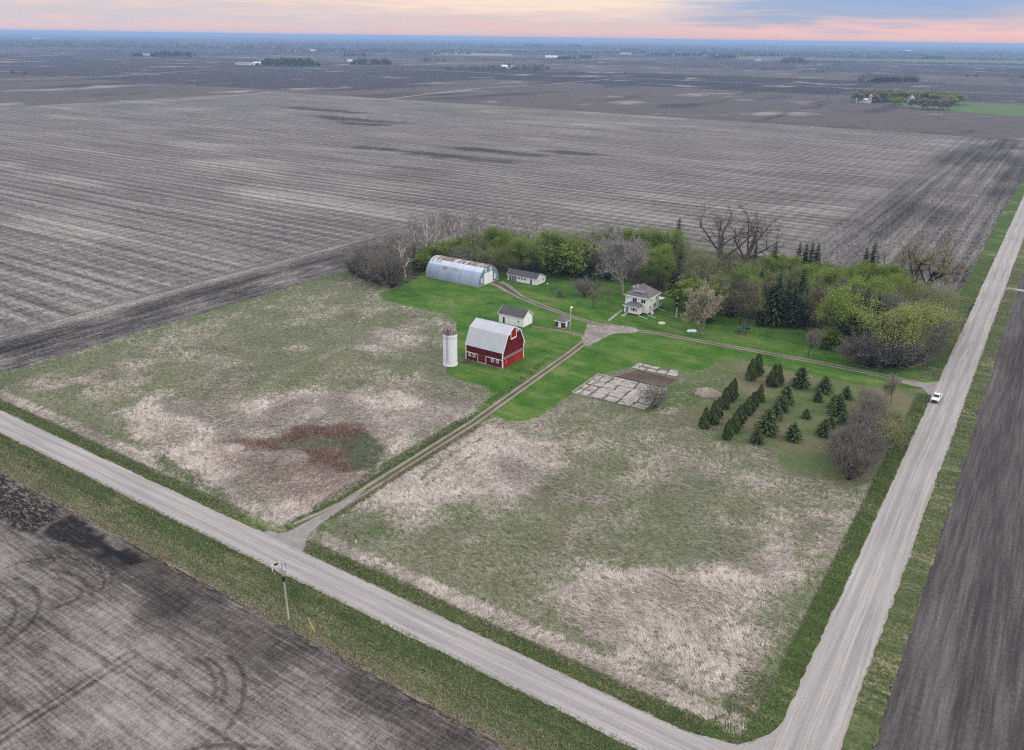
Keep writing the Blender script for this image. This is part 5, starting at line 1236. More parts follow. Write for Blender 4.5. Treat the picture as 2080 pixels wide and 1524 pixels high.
def shrub(seed, H=4, n=34, w=.05, leaf=0, ls=.25):
    t = Tree(seed); cfg = dict(solid=1, levels=[dict(seg=4, wob=.14, up=.04, n=4, taper=.4), dict(num=6, len=.5, ang=32, rad=.6, t0=.2, seg=3, wob=.2, up=.05), dict(num=5, len=.55, ang=35, rad=.6, t0=.1, seg=2, wob=.25, up=.05)])
    for k in range(n):
        a = k*2.4; e = .12+.75*(k/n); t.grow((math.cos(a)*.35*e, math.sin(a)*.35*e, -.1), (math.cos(a)*e, math.sin(a)*e, 1), H*t.r.uniform(.65, .95), .05, 0, cfg)
    cr = t.twigs('crown', 2, H*.12, w); z = max(v[:, 2].max() for v in t.V)
    if leaf:
        tips = np.array(t.tips); cen = np.repeat(tips, leaf, 0)+t.r.normal(0, H*.05, (len(tips)*leaf, 3)); V, Fc, tone = leaf_cards(t.r, cen, ls); cr = fast_mesh('crown', V, Fc, {'tone': tone})
    return t.trunk_mesh('trunk'), cr, z+.3
def conifer(seed, H=14, rb=2.6, low=.06, whorls=30, br=13, droop=-.25, pw=.75, ragged=.25, card=1.05):
    t = Tree(seed); r = t.r; t.tube([(0, 0, -.3), (0, 0, H*.5), (0, 0, H*.97)], [H*.016, H*.009, .02], 6)
    cen = []; U = []; W = []; tone = []
    V = []; T = []
    for k in range(whorls):
        f = low+(1-low)*(k/whorls)**.92; z = f*H; R_ = rb*(1-f)**pw*(1 if f > low+.06 else .8)+.12; nb = max(4, int(br*(.45+.55*(1-f))))
        for b in range(nb):
            a = b*6.283/nb+r.random()*.7+k; L = R_*r.uniform(1-ragged, 1+ragged*.6); d = np.array([math.cos(a), math.sin(a), droop+.5*f]); d /= np.linalg.norm(d)
            side = np.array([-math.sin(a), math.cos(a), 0]); tn = np.clip(r.normal(.42, .18), 0, 1)
            for j in range(4):
                s0 = L*(j/4.3); s1 = L*((j+1.5)/4.3); s1 = min(s1, L); wd = card*(1.05-.7*j/4)*(.6+.4*(1-f))*r.uniform(.7, 1.2)
                p0 = np.array([0, 0, z])+d*s0; p1 = np.array([0, 0, z-.1*L*(j/4)])+d*s1; tilt = side*math.cos(.6*(r.random()-.5))+np.array([0, 0, r.uniform(-.35, .35)])
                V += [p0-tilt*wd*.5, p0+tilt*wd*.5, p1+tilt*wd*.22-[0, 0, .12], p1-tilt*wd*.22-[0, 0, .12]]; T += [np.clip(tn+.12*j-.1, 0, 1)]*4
    V = np.array(V); return t.trunk_mesh('trunk'), fast_mesh('crown', V, np.arange(len(V)).reshape(-1, 4), {'tone': T}), H
def arbor(seed, H=5, rb=1.05, n=2600):
    t = Tree(seed); r = t.r; t.tube([(0, 0, -.2), (0, 0, H*.6)], [.1, .03], 5)
    f = r.random(n)**1.25; a = r.random(n)*6.283; prof = np.minimum(1, (f+.03)*6)*(1-f)**.62; R_ = rb*prof*(1+.16*np.sin(a*3+f*9)+.1*np.sin(a*7+f*21))*r.uniform(.7, 1.04, n)
    cen = np.stack([R_*np.cos(a), R_*np.sin(a), f*H*.97], 1); N = np.stack([np.cos(a), np.sin(a), np.full(n, .35)], 1)+r.normal(0, .35, (n, 3)); N /= np.linalg.norm(N, axis=1)[:, None]
    upv = np.array([0, 0, 1.])+r.normal(0, .3, (n, 3)); Uv = upv-N*np.sum(upv*N, 1)[:, None]; Uv /= np.linalg.norm(Uv, axis=1)[:, None]; X = np.cross(N, Uv); s = (.34*r.uniform(.6, 1.3, n))[:, None]
    V = np.stack([cen-Uv*s*.6-X*s*.3, cen-Uv*s*.6+X*s*.3, cen+Uv*s*.7+X*s*.14, cen+Uv*s*.7-X*s*.14], 1).reshape(-1, 3)
    tone = np.repeat(np.clip(r.normal(.45, .2, n)+.25*np.sin(a*4+f*11)*.5, 0, 1), 4)
    return t.trunk_mesh('trunk'), fast_mesh('crown', V, np.arange(4*n).reshape(-1, 4), {'tone': tone}), H
def cottonwood(seed, H=22, twig=.07, stems=2, fine=1):
    t = Tree(seed)
    cfg = dict(solid=4, levels=[dict(seg=4, wob=.06, up=.0, n=8, taper=.7), dict(num=6, len=1.0, ang=38, rad=.6, t0=.5, seg=7, wob=.17, up=.02, n=6, taper=.3), dict(num=5, len=.42, ang=52, rad=.5, t0=.3, seg=5, wob=.26, up=.08, n=5), dict(num=4, len=.5, ang=48, rad=.5, t0=.3, seg=3, wob=.28, up=.06, n=4), dict(num=3, len=.55, ang=42, rad=.5, t0=.2, seg=3, wob=.25)])
    for k in range(stems):
        a = k*3.14+.4; t.grow((math.cos(a)*.4, math.sin(a)*.4, -.4), (math.cos(a)*.24, math.sin(a)*.24, 1), H*.46, H*.024, 0, cfg)
    cr = t.twigs('crown', fine, .8, twig); return t.trunk_mesh('trunk'), cr, max(v[:, 2].max() for v in t.V)

KIND = {}
def kind(name, obj, cat, makers, bark, leaf): KIND[name] = dict(obj=obj, cat=cat, var=[m for m in makers], bark=bark, leaf=leaf, used=0)
kind('bright', 'leafy_tree', 'tree', [broad(1, 12, 1., 1.1), broad(2, 11, 1.15, 1.), broad(3, 12, .9, 1.1)], BARK, L_BRIGHT)
kind('deep', 'leafy_tree', 'tree', [broad(4, 11, 1.1, 1.15), broad(5, 11, 1., 1.15)], BARK, L_DEEP)
kind('olive', 'budding_tree', 'tree', [broad(6, 12, 1., .62, .36), broad(7, 11, 1.15, .6, .36), broad(8, 12, .95, .65, .36)], BARK, L_OLIVE)
kind('far', 'budding_tree', 'tree', [broad(60, 12, 1., 1.3, .6), broad(61, 11, 1.1, 1.3, .6)], BARK, L_OLIVE)
kind('fargrey', 'bare_tree', 'tree', [broad(62, 12, 1., 1.3, .5), broad(63, 11, 1.1, 1.3, .5)], BARK, TW_MAUVE)
kind('yellow', 'willow_tree', 'tree', [broad(9, 12, 1.2, .95, .4), broad(10, 11, 1.2, .85, .4)], BARK, L_YELLOW)
kind('grey', 'bare_tree', 'tree', [bare(11, 11), bare(12, 12, .9), bare(13, 10, 1.1)], BARK, TW_GREY)
kind('brown', 'bare_tree', 'tree', [bare(14, 12, .8, 6, 7), bare(15, 11, .85, 6, 7)], BARK, TW_BROWN)
kind('aspen', 'aspen_tree', 'tree', [bare(16, 14, .62, 6, 4, 2, .035, 1, .8, 34, 1.5), bare(17, 14, .6, 5, 4, 2, .035, 2, .75, 34, 1.6), bare(18, 13, .7, 6, 4, 2, .035, 1, .8, 38, 1.5)], PBARK, TW_GREY)
kind('silver', 'bare_tree', 'tree', [bare(19, 16, .95, 9, 7, 4, .07, 1, .62, 46)], SBARK, TW_PALE)
kind('dead', 'cottonwood_tree', 'tree', [cottonwood(20, 24, .04, 1, 1), cottonwood(23, 24, .04, 1, 1)], CBARK, TW_GREY)
kind('buff', 'cottonwood_tree', 'tree', [cottonwood(22, 24, .09, 2, 3)], DBARK, TW_BUFF)
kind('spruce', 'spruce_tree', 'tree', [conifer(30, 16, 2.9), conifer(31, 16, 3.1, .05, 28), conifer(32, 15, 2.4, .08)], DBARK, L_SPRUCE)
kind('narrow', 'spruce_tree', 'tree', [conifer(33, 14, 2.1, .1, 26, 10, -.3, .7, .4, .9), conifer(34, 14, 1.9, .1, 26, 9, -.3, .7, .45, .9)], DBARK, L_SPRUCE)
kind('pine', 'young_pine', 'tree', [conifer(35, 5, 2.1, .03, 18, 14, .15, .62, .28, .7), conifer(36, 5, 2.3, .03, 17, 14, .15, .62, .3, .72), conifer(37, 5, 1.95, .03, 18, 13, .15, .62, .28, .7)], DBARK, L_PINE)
kind('arbor', 'arborvitae', 'shrub', [arbor(40), arbor(41, 5, 1.1), arbor(42, 5, .95)], DBARK, L_ARB)
kind('blossom', 'blossoming_tree', 'tree', [bare(43, 10, .85, 7, 7, 4, .075, 3, .6, 40)], SBARK, L_PALE)
kind('thicket', 'bare_shrub', 'shrub', [shrub(50, 5, 20, .04), shrub(51, 5, 22, .04), shrub(52, 4.5, 18, .04)], BARK, TW_GREY)
kind('dthicket', 'bare_shrub', 'shrub', [shrub(53, 5, 22, .04), shrub(54, 5, 20, .04)], DBARK, TW_MAUVE)
kind('gbush', 'leafy_bush', 'shrub', [shrub(55, 3.5, 24, .05, 5, .3)], BARK, L_DEEP)
kind('ybush', 'budding_bush', 'shrub', [shrub(56, 5, 34, .05, 2, .2)], BARK, L_OLIVE)
kind('sapling', 'sapling', 'tree', [bare(57, 4, .8, 5, 4, 2, .03, 1, .75, 40)], BARK, TW_BUFF)

LOOK = dict(far='olive budding tree', fargrey='greyish bare tree', bright='bright green leafing tree', deep='deep green leafing tree', olive='olive budding tree', yellow='yellow green willow tree', grey='bare grey tree', brown='bare purple brown tree', aspen='pale trunked bare aspen',
            silver='large bare silver tree', dead='huge dark bare cottonwood', buff='huge dark limbed cottonwood with buff buds', spruce='dark green spruce', narrow='narrow dark spruce', pine='young pine', arbor='clipped looking arborvitae',
            blossom='pale blossoming many stemmed tree', thicket='bare grey shrub', dthicket='bare mauve grey shrub', gbush='small green leafing bush', ybush='buff green budding bush', sapling='thin bare sapling')
LIST = []

def T(k, bx, by, ty, zone, ws=1., lab=None): LIST.append(dict(k=k, bx=bx, by=by, ty=ty, zone=zone, ws=ws, lab=lab))
# base pixel x, base pixel y, crown-top pixel y  (survey photo) for every tree of the farm
# windbreak left of the curved metal shed
for a in [(716, 556, 522), (738, 562, 515), (757, 571, 518), (776, 580, 520), (797, 585, 524), (752, 541, 500), (774, 548, 498), (798, 560, 505), (735, 541, 508)]: T('dthicket' if a[0] % 2 else 'thicket', *a, 'L', .85)
for a in [(790, 530, 482), (768, 530, 494), (812, 536, 474), (843, 545, 484)]: T('grey', *a, 'L', .9)
T('aspen', 822, 562, 484, 'L', 1.3, 'pale many limbed bare aspen at the lawn edge left of the curved shed')
for a in [(850, 524, 446), (866, 525, 438), (880, 522, 436), (893, 512, 438), (836, 520, 455), (907, 510, 434), (922, 508, 432), (939, 505, 433), (955, 504, 436), (972, 502, 432), (1010, 505, 431), (1026, 506, 440), (1082, 515, 440), (1064, 512, 438)]: T('aspen', *a, 'Q')
for a in [(985, 520, 470), (1050, 520, 462), (915, 525, 478), (1080, 535, 480), (1160, 530, 478), (1138, 528, 465)]: T('olive', *a, 'Q', 1.1)
for a in [(858, 548, 520), (872, 540, 505)]: T('gbush', *a, 'Q')
for a in [(898, 536, 490), (921, 543, 503), (934, 530, 484), (1001, 532, 462), (1026, 540, 472), (1114, 548, 470)]: T('deep', *a, 'Q')
for a in [(1040, 560, 486), (1081, 558, 490), (947, 538, 492), (1062, 548, 478)]: T('bright', *a, 'Q', 1.15)
for a in [(968, 532, 464), (966, 552, 500), (990, 553, 500), (1012, 556, 502), (1105, 560, 490), (1125, 552, 478), (1145, 550, 474), (1130, 532, 462), (1096, 540, 466), (1150, 535, 466)]: T('olive', *a, 'Q')
for a in [(946, 553, 512), (1128, 556, 520)]: T('dthicket', *a, 'Q', 1.3)
# behind the farmhouse
for a in [(1195, 556, 512), (1210, 560, 514), (1223, 565, 516), (1180, 552, 520), (1238, 570, 528)]: T('dthicket', *a, 'H', 1.)
for a in [(1176, 535, 480), (1238, 548, 490), (1300, 560, 500), (1290, 575, 520), (1252, 545, 478)]: T('olive', *a, 'H', 1.1)
for a in [(1160, 552, 500), (1150, 556, 508)]: T('gbush', *a, 'H', 1.5)
for a in [(1206, 530, 461), (1225, 525, 458), (1190, 525, 466)]: T('olive', *a, 'H')
for a in [(1243, 528, 464)]: T('grey', *a, 'H', .8)
for a in [(1273, 528, 461), (1310, 533, 463), (1330, 540, 465)]: T('bright', *a, 'H', 1.1)
for a in [(1292, 530, 464), (1318, 560, 494)]: T('olive', *a, 'H', 1.05)
for a in [(1345, 575, 494), (1360, 540, 468), (1337, 585, 520), (1355, 590, 530), (1320, 578, 520)]: T('deep' if a[0] == 1337 else 'bright', *a, 'H', 1.1)
for a in [(1385, 540, 474), (1375, 560, 498)]: T('olive', *a, 'H')
T('silver', 1265, 600, 489, 'H', 1., 'large bare silver tree with rounded crown behind the left corner of the farmhouse')
T('narrow', 1373, 530, 448, 'H', 1.6, 'lone narrow spruce spike above the leafing trees behind the farmhouse')
T('spruce', 1375, 600, 509, 'H', 1.35, 'tall dark spruce at the wood edge right of the farmhouse')
T('gbush', 1378, 603, 578, 'H', 1.2)
# the middle of the grove
T('dead', 1452, 580, 424, 'M', 1.1, 'huge dark bare cottonwood towering over the grove, the left one of two')
T('dead', 1491, 584, 428, 'M', .95, 'huge dark bare cottonwood towering over the grove, the right one of two')
for a in [(1408, 600, 506), (1452, 580, 502), (1436, 590, 515), (1478, 560, 505), (1425, 560, 490)]: T('olive', *a, 'M', 1.1)
for a in [(1398, 614, 562), (1462, 640, 580)]: T('grey', *a, 'M', .9)
for a in [(1398, 590, 525), (1416, 612, 545), (1445, 625, 548)]: T('olive', *a, 'M', 1.1)
for a in [(1412, 632, 580)]: T('gbush', *a, 'M', 1.2)
T('spruce', 1429, 652, 566, 'M', 1.5, 'bushy green spruce directly behind the pale blossoming tree')
for a in [(1511, 610, 538), (1555, 580, 516), (1524, 620, 560), (1575, 570, 513)]: T('bright', *a, 'M', 1.05)
for a in [(1530, 590, 522), (1546, 600, 545), (1505, 580, 512)]: T('olive', *a, 'M', 1.)
for a in [(1540, 612, 548)]: T('narrow', *a, 'M', 1.6)
for a in [(1503, 658, 575), (1540, 652, 578)]: T('brown', *a, 'M', .85)
for a in [(1520, 656, 580), (1492, 648, 590), (1556, 640, 560), (1465, 628, 555), (1530, 640, 565)]: T('olive', *a, 'M', 1.)
for a in [(1484, 642, 575), (1548, 662, 592)]: T('spruce', *a, 'M', 1.4)
for a in [(1572, 660, 558), (1618, 658, 555), (1593, 652, 570), (1560, 655, 580), (1606, 665, 585)]: T('spruce', *a, 'M', 1.5)
for a in [(1567, 570, 496), (1614, 575, 497), (1628, 576, 500), (1639, 578, 498), (1651, 578, 499), (1529, 560, 494)]: T('narrow', *a, 'M', 1.7)
for a in [(1596, 585, 518), (1632, 605, 535)]: T('bright', *a, 'M', 1.1)
for a in [(1610, 600, 532), (1580, 602, 545)]: T('olive', *a, 'M', 1.)
for a in [(1655, 600, 531), (1640, 620, 552), (1668, 610, 540)]: T('bright', *a, 'R', 1.1)
for a in [(1683, 620, 546), (1690, 612, 545)]: T('bright', *a, 'R', 1.1)
for a in [(1649, 668, 590), (1662, 674, 612)]: T('brown', *a, 'R', .8)
for a in [(1634, 662, 585), (1676, 676, 606), (1705, 660, 575), (1760, 670, 585), (1662, 650, 560)]: T('olive', *a, 'R', 1.1)
for a in [(1630, 660, 590)]: T('spruce', *a, 'R', 1.4)
T('bright', 1697, 690, 580, 'R', 1.15, 'large bright green tree at the front edge of the grove above a small bush')
for a in [(1744, 620, 533), (1738, 655, 563), (1724, 640, 560), (1784, 668, 573), (1760, 640, 560)]: T('bright', *a, 'R', 1.1)
for a in [(1788, 625, 537), (1810, 645, 558), (1770, 620, 545), (1716, 610, 548)]: T('deep', *a, 'R', 1.1)
for a in [(1744, 700, 592), (1722, 690, 610)]: T('spruce', *a, 'R', 1.5)
for a in [(1761, 590, 499), (1747, 588, 509)]: T('narrow', *a, 'R', 1.8)
T('buff', 1862, 622, 491, 'R', 1., 'huge dark limbed cottonwood with buff buds at the right end of the grove')
for a in [(1841, 690, 602), (1890, 670, 576), (1905, 692, 600), (1810, 680, 592), (1825, 665, 577), (1870, 650, 580), (1852, 672, 590), (1888, 700, 622), (1908, 655, 585)]: T('olive', *a, 'R', 1.15)
for a in [(1896, 660, 585), (1912, 705, 628), (1880, 640, 572), (1832, 640, 565), (1800, 625, 545), (1850, 700, 625)]: T('olive', *a, 'R', 1.2)
for a in [(1730, 600, 535), (1700, 595, 537)]: T('olive', *a, 'R', 1.1)
for a in [(1720, 665, 585), (1770, 690, 600)]: T('spruce', *a, 'R', 1.3)
for a in [(1716, 650, 568), (1795, 690, 600)]: T('grey', *a, 'R', .9)
T('yellow', 1817, 730, 614, 'R', 1.35, 'broad yellow green willow dominating the front right of the grove')
T('yellow', 1845, 735, 645, 'R', 1., 'smaller yellow green willow beside the broad one at the front right of the grove')
T('spruce', 1782, 726, 634, 'R', 1.3, 'dark spruce standing in front of the broad yellow green willow')
for a in [(1745, 738, 690), (1765, 742, 688), (1788, 744, 690), (1812, 745, 696), (1836, 744, 694), (1856, 736, 688), (1872, 718, 672)]: T('dthicket', *a, 'R', 1.25)
for a in [(1868, 735, 665), (1892, 725, 650)]: T('grey', *a, 'R', .9)
# loners on the lawn
T('grey', 1641, 727, 670, 'N', .8, 'small bare grey tree standing alone between the drive and the grove')
T('grey', 1710, 738, 690, 'N', 1.1, 'spreading bare grey tree by the drive near the right end of the grove')
T('gbush', 1680, 706, 674, 'N', 1.2, 'small green leafing bush at the grove edge between two bare trees')
T('blossom', 1424, 672, 588, 'N', .9, 'pale blossoming many stemmed tree on the lawn right of the signal mast')
T('thicket', 1190, 602, 570, 'N', 1.5, 'round bare grey bush on the lawn left of the farmhouse')
T('thicket', 1137, 604, 590, 'N', 1.2, 'low small bare bush on the lawn near the light post')
T('sapling', 1204, 628, 586, 'N', 1., 'thin bare sapling on the lawn in front of the round bare bush')
T('sapling', 1234, 611, 583, 'N', 1., 'thin bare sapling on the lawn just left of the farmhouse')
T('sapling', 926, 619, 606, 'N', .9, 'tiny sapling on the lawn below the curved metal shed')
T('sapling', 802, 595, 583, 'N', .9, 'tiny sapling at the far left tip of the lawn')
T('thicket', 1332, 828, 785, 'N', 1., 'bare grey shrub growing through the corner of the concrete pad')
# evergreen plot
z7 = lambda x, y: (1400+x/3.714, 700+y/3.714)
def P_(k, L, zone, ws=1.):
    for (x, y0, y1) in L: b = z7(x, y0); T(k, b[0], b[1], z7(x, y1)[1], zone, ws)
P_('arbor', [(115, 628, 475), (180, 592, 425), (213, 548, 402), (262, 480, 328), (302, 428, 283), (328, 405, 256)], 'A1', 1.3)
P_('arbor', [(285, 712, 568), (335, 662, 508), (370, 615, 458), (402, 568, 440), (437, 530, 395), (468, 500, 362), (490, 470, 355), (530, 428, 300)], 'A2', 1.25)
P_('arbor', [(462, 266, 110), (508, 232, 70), (630, 312, 150), (666, 300, 150)], 'A3', 1.4)
P_('pine', [(835, 318, 178), (1015, 358, 245), (968, 428, 340)], 'P1', 1.3)
P_('pine', [(725, 445, 316), (692, 500, 393), (645, 562, 440), (580, 668, 498), (508, 742, 640)], 'P2', 1.3)
P_('pine', [(782, 720, 598), (880, 556, 490)], 'P3', 1.45)
P_('pine', [(1180, 405, 318), (1115, 530, 383), (1012, 684, 568), (1062, 622, 548)], 'P4', 1.3)
# brush beside the side road
P_('thicket', [(1350, 480, 350), (1310, 545, 420), (1385, 560, 425), (1270, 625, 490), (1350, 640, 500), (1430, 590, 470), (1145, 790, 655), (1230, 740, 610), (1320, 760, 610), (1395, 700, 560)], 'B', .95)
P_('dthicket', [(1120, 890, 740), (1195, 1015, 790), (1262, 985, 770), (1325, 900, 730), (1165, 940, 780), (1240, 880, 720)], 'B', .9)
P_('dthicket', [(1215, 800, 660), (1275, 870, 700), (1310, 700, 560), (1365, 590, 470), (1240, 930, 750), (1160, 880, 720)], 'B', .95)
P_('thicket', [(1285, 690, 560), (1360, 830, 680), (1300, 850, 690), (1190, 820, 680), (1400, 520, 400), (1440, 660, 520)], 'B', 1.)
P_('grey', [(1520, 450, 250), (1465, 430, 290)], 'B', .8)
P_('pine', [(1085, 480, 385), (1150, 600, 520)], 'P4', 1.3)
P_('ybush', [(1515, 640, 500), (1505, 775, 600), (1560, 690, 540)], 'B', .95)

f4 = lambda x, y: (1650+x/4.837, 100+y/4.837)
def F_(k, L, zone='F', ws=1.1):
    ws *= 1.35
    for (x, y0, y1) in L: b = f4(x, y0); T(k, b[0], b[1], f4(x, y1)[1], zone, ws)
F_('far', [(410, 508, 432), (530, 512, 400), (640, 515, 395), (690, 505, 385), (800, 512, 395), (860, 505, 395), (980, 510, 405), (1050, 515, 405), (1110, 515, 400), (1220, 520, 410), (1330, 530, 415), (1430, 545, 440), (1390, 548, 430), (1340, 592, 470)], 'F', 1.2)
F_('fargrey', [(470, 512, 390), (600, 520, 415), (740, 510, 395), (920, 512, 400), (1165, 520, 410), (1275, 525, 415), (1080, 585, 480), (1130, 596, 500), (1190, 592, 490), (1290, 600, 502), (630, 530, 448), (575, 515, 400), (1020, 520, 420)], 'F', 1.25)
F_('fargrey', [(1240, 600, 500), (962, 578, 490), (1010, 545, 470), (720, 525, 470)], 'F', 1.1)
F_('bright', [(810, 576, 470), (855, 545, 470)], 'F', 1.2)
F_('far', [(450, 530, 420), (500, 520, 405), (560, 516, 398), (615, 522, 410), (665, 520, 400), (765, 520, 405), (830, 520, 405), (890, 522, 405), (950, 520, 410), (1065, 530, 420), (1140, 535, 415), (1200, 545, 430), (1260, 550, 425), (1310, 560, 440), (1365, 560, 450), (1410, 548, 430)])
F_('narrow', [(1235, 520, 405)], 'F', 1.1)
PLACE = dict(F='in the far farmstead grove', L='in the left windbreak by the curved shed', Q='in the trees behind the curved metal shed', H='in the trees behind the farmhouse', M='in the middle of the grove', R='in the right end of the grove',
             A1='in the front left evergreen row', A2='in the second evergreen row', A3='at the top corner of the evergreen plot', P1='along the top of the evergreen plot', P2='in the diagonal row of the evergreen plot', P3='out in the open of the evergreen plot', P4='beside the roadside brush', B='in the roadside brush by the side road', N='on the lawn')
def plant(d, label, group):
    k = KIND[d['k']]; vi = k['used'] % len(k['var']); k['used'] += 1; tm, cm, z = k['var'][vi]
    b = G(d['bx'], d['by']); h = height_to(b, d['ty']); s = h*(1.08 if k['cat'] == 'tree' else 1.)/z; w = s*d['ws']
    if not tm.materials: tm.materials.append(k['bark']); cm.materials.append(k['leaf']); [m_.polygons.foreach_set('use_smooth', [True]*len(m_.polygons)) for m_ in (tm,)]
    o = thing(k['obj'], label, k['cat'], b[0], b[1], .04, group, random.random()*6.28); o.scale = (w, w, s)
    for nm, me in (('trunk', tm), ('crown', cm)):
        c = bpy.data.objects.new(nm, me); C.objects.link(c); c.parent = o
    return o
sets = {}
for d in LIST: sets.setdefault((d['k'], d['zone']), []).append(d)
for (k, zn), ds in sets.items():
    free = sorted([d for d in ds if not d['lab']], key=lambda d: d['bx'])
    for i, d in enumerate(free): d['lab'] = LOOK[k]+' '+PLACE[zn]+('' if len(free) == 1 else ', '+ordl(i, len(free))+(f' of {len(free)}' if len(free) < 3 else ''))
    for d in ds: plant(d, d['lab'], (LOOK[k]+'s '+PLACE[zn]) if len(ds) > 1 else None)

# ------------------------------------------------------------------ far farmstead and other distant buildings
FWALL = mat('far_white_wall', m_paint(lin(226, 226, 228), .08, (.2, .2, .2))); FROOF = mat('far_grey_roof', col=lin(150, 150, 156), rough=.6); FMET = mat('far_white_roof', col=lin(224, 226, 230), rough=.5)
def far_gable(name, label, px, py, L, Wd, he, hr, rot, roof, cat='farm building', group=None, z=.0):
    x, y = G(px, py); t = thing(name, label, cat, x, y, z, group, rot)
    m = MB(); m.prism_x([(-Wd/2, 0), (Wd/2, 0), (Wd/2, he), (0, hr), (-Wd/2, he)], -L/2, L/2)
    me = bpy.data.meshes.new('wall'); me.from_pydata(m.V, [], m.F); me.update(); link_mesh('wall', me, FWALL, t)
    m = MB(); o = .5
    for s in (-1, 1): m.slab([(-L/2-o, s*(Wd/2+o), he-.1), (L/2+o, s*(Wd/2+o), he-.1), (L/2+o, 0, hr+.25), (-L/2-o, 0, hr+.25)], .2)
    me = bpy.data.meshes.new('roof'); me.from_pydata(m.V, [], m.F); me.update(); link_mesh('roof', me, roof, t)
    m = MB(); m.box(L/2, L/2+.1, -Wd*.2, Wd*.2, 0, he*.8); me = bpy.data.meshes.new('door'); me.from_pydata(m.V, [], m.F); me.update(); link_mesh('door', me, FROOF, t)
    return t
b = f4(500, 528); far_gable('machine_shed', 'long grey shed left of the silo in the far farmstead', *b, 22, 12, 4.5, 7, .1, FMET)
b = f4(545, 512); far_gable('white_shed', 'white roofed shed behind the silo in the far farmstead', *b, 14, 9, 4, 7, .1, FMET)
b = f4(965, 525); far_gable('white_barn', 'white barn among the trees of the far farmstead', *b, 10, 9, 7, 11.5, 1.57, FMET)
b = f4(1018, 536); far_gable('white_shed', 'low white shed right of the white barn in the far farmstead', *b, 8, 3, 2, 2.6, .1, FMET)
x, y = G(*f4(562, 532)); t = thing('silo', 'pale concrete silo in the far farmstead', 'silo', x, y); h = height_to((x, y), f4(562, 442)[1])
FS = mat('far_silo_concrete', m_paint(lin(196, 190, 182), .1)); MB().lathe([(2.6, 0), (2.6, h-2.5), (2.5, h-2.4)], x, y, 20).build('wall', FS, t, True); MB().lathe([(2.55, h-2.5), (2.2, h-1.2), (1.3, h-.3), (.02, h)], x, y, 20).build('dome', FS, t, True)
FB = [(497, 132, 62, 16, 4.5, 8, .1, 'long low white barn beside the nearest grove on the left'), (522, 132, 26, 14, 5, 9, 1.4, 'white shed between the long low barn and the nearest grove on the left'), (591, 105, 60, 20, 5, 9, .2, 'white farm buildings far behind the nearest left grove'), (634, 105, 40, 18, 6, 10, .4, 'white shed in the distant farm beyond the nearest left grove'),
      (296, 113, 30, 14, 5, 9, .3, 'small white shed at the left end of the wide far grove'), (1024, 139, 22, 12, 6, 10, 1.2, 'white barn in the middle of the long thin grove'), (1044, 138, 18, 10, 5, 9, .2, 'white shed right of the barn in the long thin grove'), (1120, 118, 60, 20, 6, 11, .2, 'pale farm sheds at the left of the dark grove, centre of the horizon'),
      (1271, 111, 60, 24, 8, 13, .2, 'pale farm buildings near the horizon right of centre'), (1458, 116, 40, 18, 7, 12, .3, 'white barn in the hazy farm right of centre'), (1540, 124, 34, 14, 5, 9, .2, 'white shed by the grove at the start of the conifer row'), (711, 126, 18, 10, 5, 8, .3, 'small white shed at the left end of the twin grove'),
      (75, 80, 110, 40, 12, 22, .2, 'tiny white farm under the horizon at far left'), (905, 83, 130, 50, 14, 24, .2, 'tiny white farm under the horizon left of centre'), (1180, 92, 100, 40, 12, 20, .2, 'tiny white farm in the blue haze at centre'), (1845, 105, 70, 30, 9, 14, .2, 'tiny white farm in the blue haze at right')]
for i, (px, py, L, Wd, he, hr, ro, lb) in enumerate(FB): far_gable('farm_shed', lb, px, py, L, Wd, he, hr, ro, FMET if i % 2 else FROOF)

# distant groves: each reads as one mass of crowns
def grove(label, spans, leaf, seed, card=1.6, per=110, name='distant_grove'):
    r = np.random.default_rng(seed); V = []; Tn = []
    for (xa, xb, yb, yt, n, depth) in spans:
        for k in range(n):
            px = r.uniform(xa, xb); e = min(1., 4*min(px-xa, xb-px)/(xb-xa)+.35); b = G(px, yb-r.random()*depth); h = max(2., height_to(b, yb-(yb-yt)*r.uniform(.8, 1.06)*e)) if depth < 1 else max(3., height_to(G(px, yb), yb-(yb-yt)*e)*r.uniform(.75, 1.05))
            w = h*r.uniform(.28, .42); m = per
            u = r.normal(0, 1, (m, 3)); u /= np.linalg.norm(u, axis=1)[:, None]; u *= r.uniform(.55, 1., m)[:, None]**.5
            V.append(np.stack([b[0]+u[:, 0]*w, b[1]+u[:, 1]*w, h*.52+u[:, 2]*h*.48], 1)); Tn.append(np.clip(r.normal(r.uniform(.35, .65), .15, m), 0, 1))
    cen = np.concatenate(V); tn = np.concatenate(Tn); sz = card
    Vv, Fc, tone = leaf_cards(r, cen, sz, .3, tn)
    o = link_mesh(name, fast_mesh(name, Vv, Fc, {'tone': tone}), leaf); tag(o, label, 'grove', kind='stuff')
grove('nearest green grove beside the long white barn, upper left', [(520, 650, 135, 119, 70, 3)], L_FAR, 61, 3.)
grove('wide far grove on the left with a small white shed', [(306, 398, 116, 105, 50, 2), (268, 290, 115, 106, 8, 1)], L_FAR, 62, 3.6)
grove('twin green grove left of centre', [(712, 798, 132, 119, 46, 2), (695, 752, 116, 108, 22, 1.5)], L_FAR, 63, 3.2)
grove('small pale grove left of centre beyond the twin grove', [(852, 906, 125, 114, 24, 1.5)], TW_MAUVE, 64, 3.)
grove('long thin grove with white barn in the middle distance', [(905, 1030, 142, 131, 46, 1.5), (1040, 1116, 142, 129, 40, 1.5), (1016, 1050, 137, 127, 12, 1)], TW_MAUVE, 65, 2.8)
grove('dark grove right of the pale sheds near the centre', [(1130, 1172, 121, 114, 26, 1), (1172, 1212, 120, 113, 16, 1)], L_FAR, 66, 3.6)
